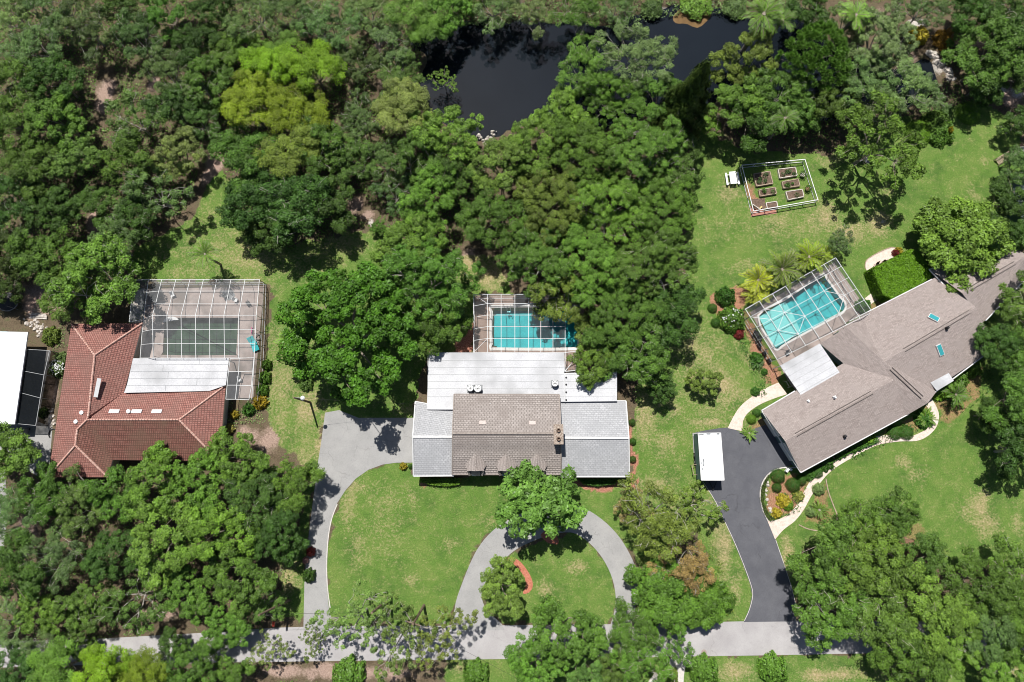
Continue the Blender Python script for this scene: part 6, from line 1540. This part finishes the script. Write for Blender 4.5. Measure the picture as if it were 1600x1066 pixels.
for (px, py, rp, k, c_, lb, cat) in [
 (316,394,24,'coco','lushb','slender palm standing alone on the grass above the dirty enclosure','palm'),
 (1190,434,27,'areca','yel','yellow fronded palm clump at the left end of the enclosure row','palm'),
 (1186,456,21,'areca','yel','smaller yellow palm clump touching the braced enclosure\'s left corner','palm'),
 (1228,416,32,'areca','olive','darker green palm clump in the middle of the enclosure row','palm'),
 (1270,398,28,'areca','olivey','palm clump near the top right corner of the braced enclosure','palm'),
 (1250,408,22,'areca','paley','pale yellow palm clump between the two darker clumps','palm'),
 (1290,396,18,'areca','olivey','last small palm clump at the enclosure\'s top corner','palm'),
 (1284,797,14,'cycad','shrubb','feathery cycad in the triangular bed beside the front path','cycad'),
 (1452,652,16,'cycad','shrubb','fern like cycad inside the front path bend','cycad'),
 (1500,615,22,'areca','lush','fan fronded palm beside the white awning','palm'),
 (1186,565,11,'cycad','shrub','spiky cycad on the lawn edge left of the patio roof','cycad'),
 (1173,677,12,'cycad','shrubb','spiky cycad where the cream path meets the blacktop','cycad'),
 (1200,10,30,'sabal','lushb','fan palm on the top edge over the pond\'s right arm','palm'),
 (1228,22,24,'sabal','oak','dark fan palm on the top edge right of the bright fan palm','palm'),
 (1345,14,26,'sabal','lushb','light fan palm on the top edge above the wide pale tree','palm'),
 (1232,178,22,'sabal','oak','dark fan palm in the shade above the vegetable garden','palm'),
 (450,528,22,'areca','lushb','broad leaved palm like plant at the left foot of the huge tree','palm')]:
    cm, tm, R, a_, h1 = PROTO[k]; s = rp*MPP(px, py, 2)/(R*.8); c = P(px, py, h1*s); c.z = 0
    t = bpy.data.objects.new('palm_tree' if cat == 'palm' else 'cycad', None); C.objects.link(t); t.location = c; t.scale = (s, s, s); t.rotation_euler = (0, 0, px*.37); ORG[t.name] = c; tag(t, lb, cat)
    a = bpy.data.objects.new('crown', cm); C.objects.link(a); a.parent = t; a.color = (*[min(.9, v) for v in COL[c_]], 1)
    b_ = bpy.data.objects.new('trunk', tm); C.objects.link(b_); b_.parent = t
# ------------------------------------------------------------------ undergrowth: low leafy cover nobody could count
def undergrowth(name, label, polys, dens, size, col, h=.7, seed=0, cover=.55, cat='undergrowth'):
    rng = np.random.default_rng(seed+900); cen = []
    for L in polys:
        q = [tuple(v[:2]) for v in pp(L)]; xs = [p[0] for p in q]; ys = [p[1] for p in q]; A_ = (max(xs)-min(xs))*(max(ys)-min(ys)); n = int(A_*dens)
        x = rng.uniform(min(xs), max(xs), n); y = rng.uniform(min(ys), max(ys), n); ok = inpoly(x, y, q)
        v = vnoise(x, y, 1.9, 50+seed)*.6+vnoise(x, y, .7, 60+seed)*.4; ok &= (v > 1-cover-.1)
        for (lx, ly, rx, ry, la) in LITTER+SAND:
            c = P(lx, ly); mm = MPP(lx, ly); ok &= ((x-c.x)/(rx*mm))**2+((y-c.y)/(ry*mm))**2 > .8
        for P_ in (PB_A, PB_C, PB_D): ok &= ~inpoly(x, y, [tuple(w[:2]) for w in pp(P_)])
        x, y, v = x[ok], y[ok], v[ok]; cen.append(np.stack([x, y, np.clip((v-.45)*h*2.6, .04, h)*rng.uniform(.5, 1.1, len(x))], 1))
    cen = np.concatenate(cen); n = len(cen)
    me = leaves_mesh(name, quads_from(cen, np.tile([0, 0, .8], (n, 1))+rng.normal(size=(n, 3))*.6, size, .5, rng), rng.uniform(.1, .95, n))
    o = bpy.data.objects.new(name, me); C.objects.link(o); o.color = (*COL[col], 1); return tag(o, label, cat, kind='stuff')
undergrowth('undergrowth', 'low weedy undergrowth between the trees of the upper left wood', [[(-20,-20),(740,-20),(660,60),(650,200),(760,230),(760,380),(700,400),(600,350),(540,360),(450,400),(360,320),(320,240),(290,330),(200,380),(190,440),(-20,470)]], 24, .30, 'wild', 1.0, 1, .68)
undergrowth('undergrowth', 'shaded undergrowth beneath the central canopy', [[(760,230),(860,200),(1080,190),(1090,420),(1060,560),(990,620),(960,560),(910,460),(820,440),(760,380)]], 8, .30, 'wild', .6, 2, .45)
undergrowth('undergrowth', 'low growth beneath the right hand wood', [[(1110,190),(1200,150),(1340,190),(1470,150),(1480,30),(1250,-20),(1620,-20),(1620,220),(1520,165),(1420,210),(1300,240),(1160,240)]], 14, .30, 'wild', .8, 3)
undergrowth('undergrowth', 'low growth and leaf litter beneath the lower left grove', [[(-20,700),(70,745),(180,740),(340,720),(440,690),(480,760),(470,840),(440,960),(430,985),(200,995),(-20,1000)],[(-20,1045),(420,1035),(560,1060),(560,1090),(-20,1090)]], 13, .30, 'wild', .6, 4, .5)
undergrowth('undergrowth', 'low growth beneath the lower right grove', [[(1250,860),(1420,840),(1620,900),(1620,968),(1250,968)],[(1300,1030),(1620,1025),(1620,1090),(1380,1090)]], 12, .3, 'wild', .5, 5, .4)
undergrowth('ground_cover', 'mixed ground cover between the two front driveways', [[(1000,760),(1080,780),(1130,880),(1150,970),(1000,970),(998,880)]], 14, .28, 'olive', .6, 6, .55)
undergrowth('reeds', 'grey waterside scrub along the far pond bank', [[(650,50),(760,40),(900,36),(960,44),(1090,18),(1180,30),(1260,30),(1270,-20),(650,-20)]], 26, .34, 'grey', 1.3, 7, .8)
undergrowth('ground_cover', 'leafy planting in the beds around the grey house', [[(1375,655),(1425,648),(1458,622),(1455,655),(1445,676),(1400,676)],[(1290,725),(1420,655),(1425,675),(1300,735)],[(1192,752),(1262,745),(1250,800),(1210,812)],[(1462,615),(1548,555),(1570,590),(1500,650),(1470,662)],[(1258,812),(1285,765),(1302,805),(1285,826)],[(1160,490),(1180,540),(1215,610),(1190,620),(1150,525)]], 24, .22, 'shrub', .5, 8, .42)
undergrowth('ground_cover', 'straggling plants in the gap left of the red roof', [[(95,500),(115,508),(90,640),(70,660),(80,560)],[(206,440),(228,440),(224,500),(204,505)],[(355,628),(420,620),(430,700),(350,720)]], 26, .22, 'greyb', .5, 9, .5)
# white blossoms on the flowering shrubs
def blossoms(px, py, rp, h, n, label, seed):
    rng = random.Random(seed); m = MB(); c = P(px, py, h*.5)
    for k in range(n):
        a = rng.uniform(0, 6.28); r_ = rp*MPP(px, py)*math.sqrt(rng.random())*.9; z = h*math.sqrt(max(.05, 1-(r_/(rp*MPP(px, py)))**2))+.05
        x, y = c.x+r_*math.cos(a), c.y+r_*math.sin(a); s_ = rng.uniform(.05, .10)
        for j in range(5):
            t_ = j*1.2566+a; m.face([(x, y, z), (x+s_*math.cos(t_-.45), y+s_*math.sin(t_-.45), z+.03), (x+s_*1.25*math.cos(t_), y+s_*1.25*math.sin(t_), z+.02), (x+s_*math.cos(t_+.45), y+s_*math.sin(t_+.45), z+.03)])
    return tag(m.build('white_blossoms', M['white']), label, 'blossoms', kind='stuff')
blossoms(1145,496,17,2.0,38,'white blossoms on the flowering shrub in the red mulch border',1)
blossoms(89,574,14,1.45,90,'white blossoms in the gap between porch and red roof',2)
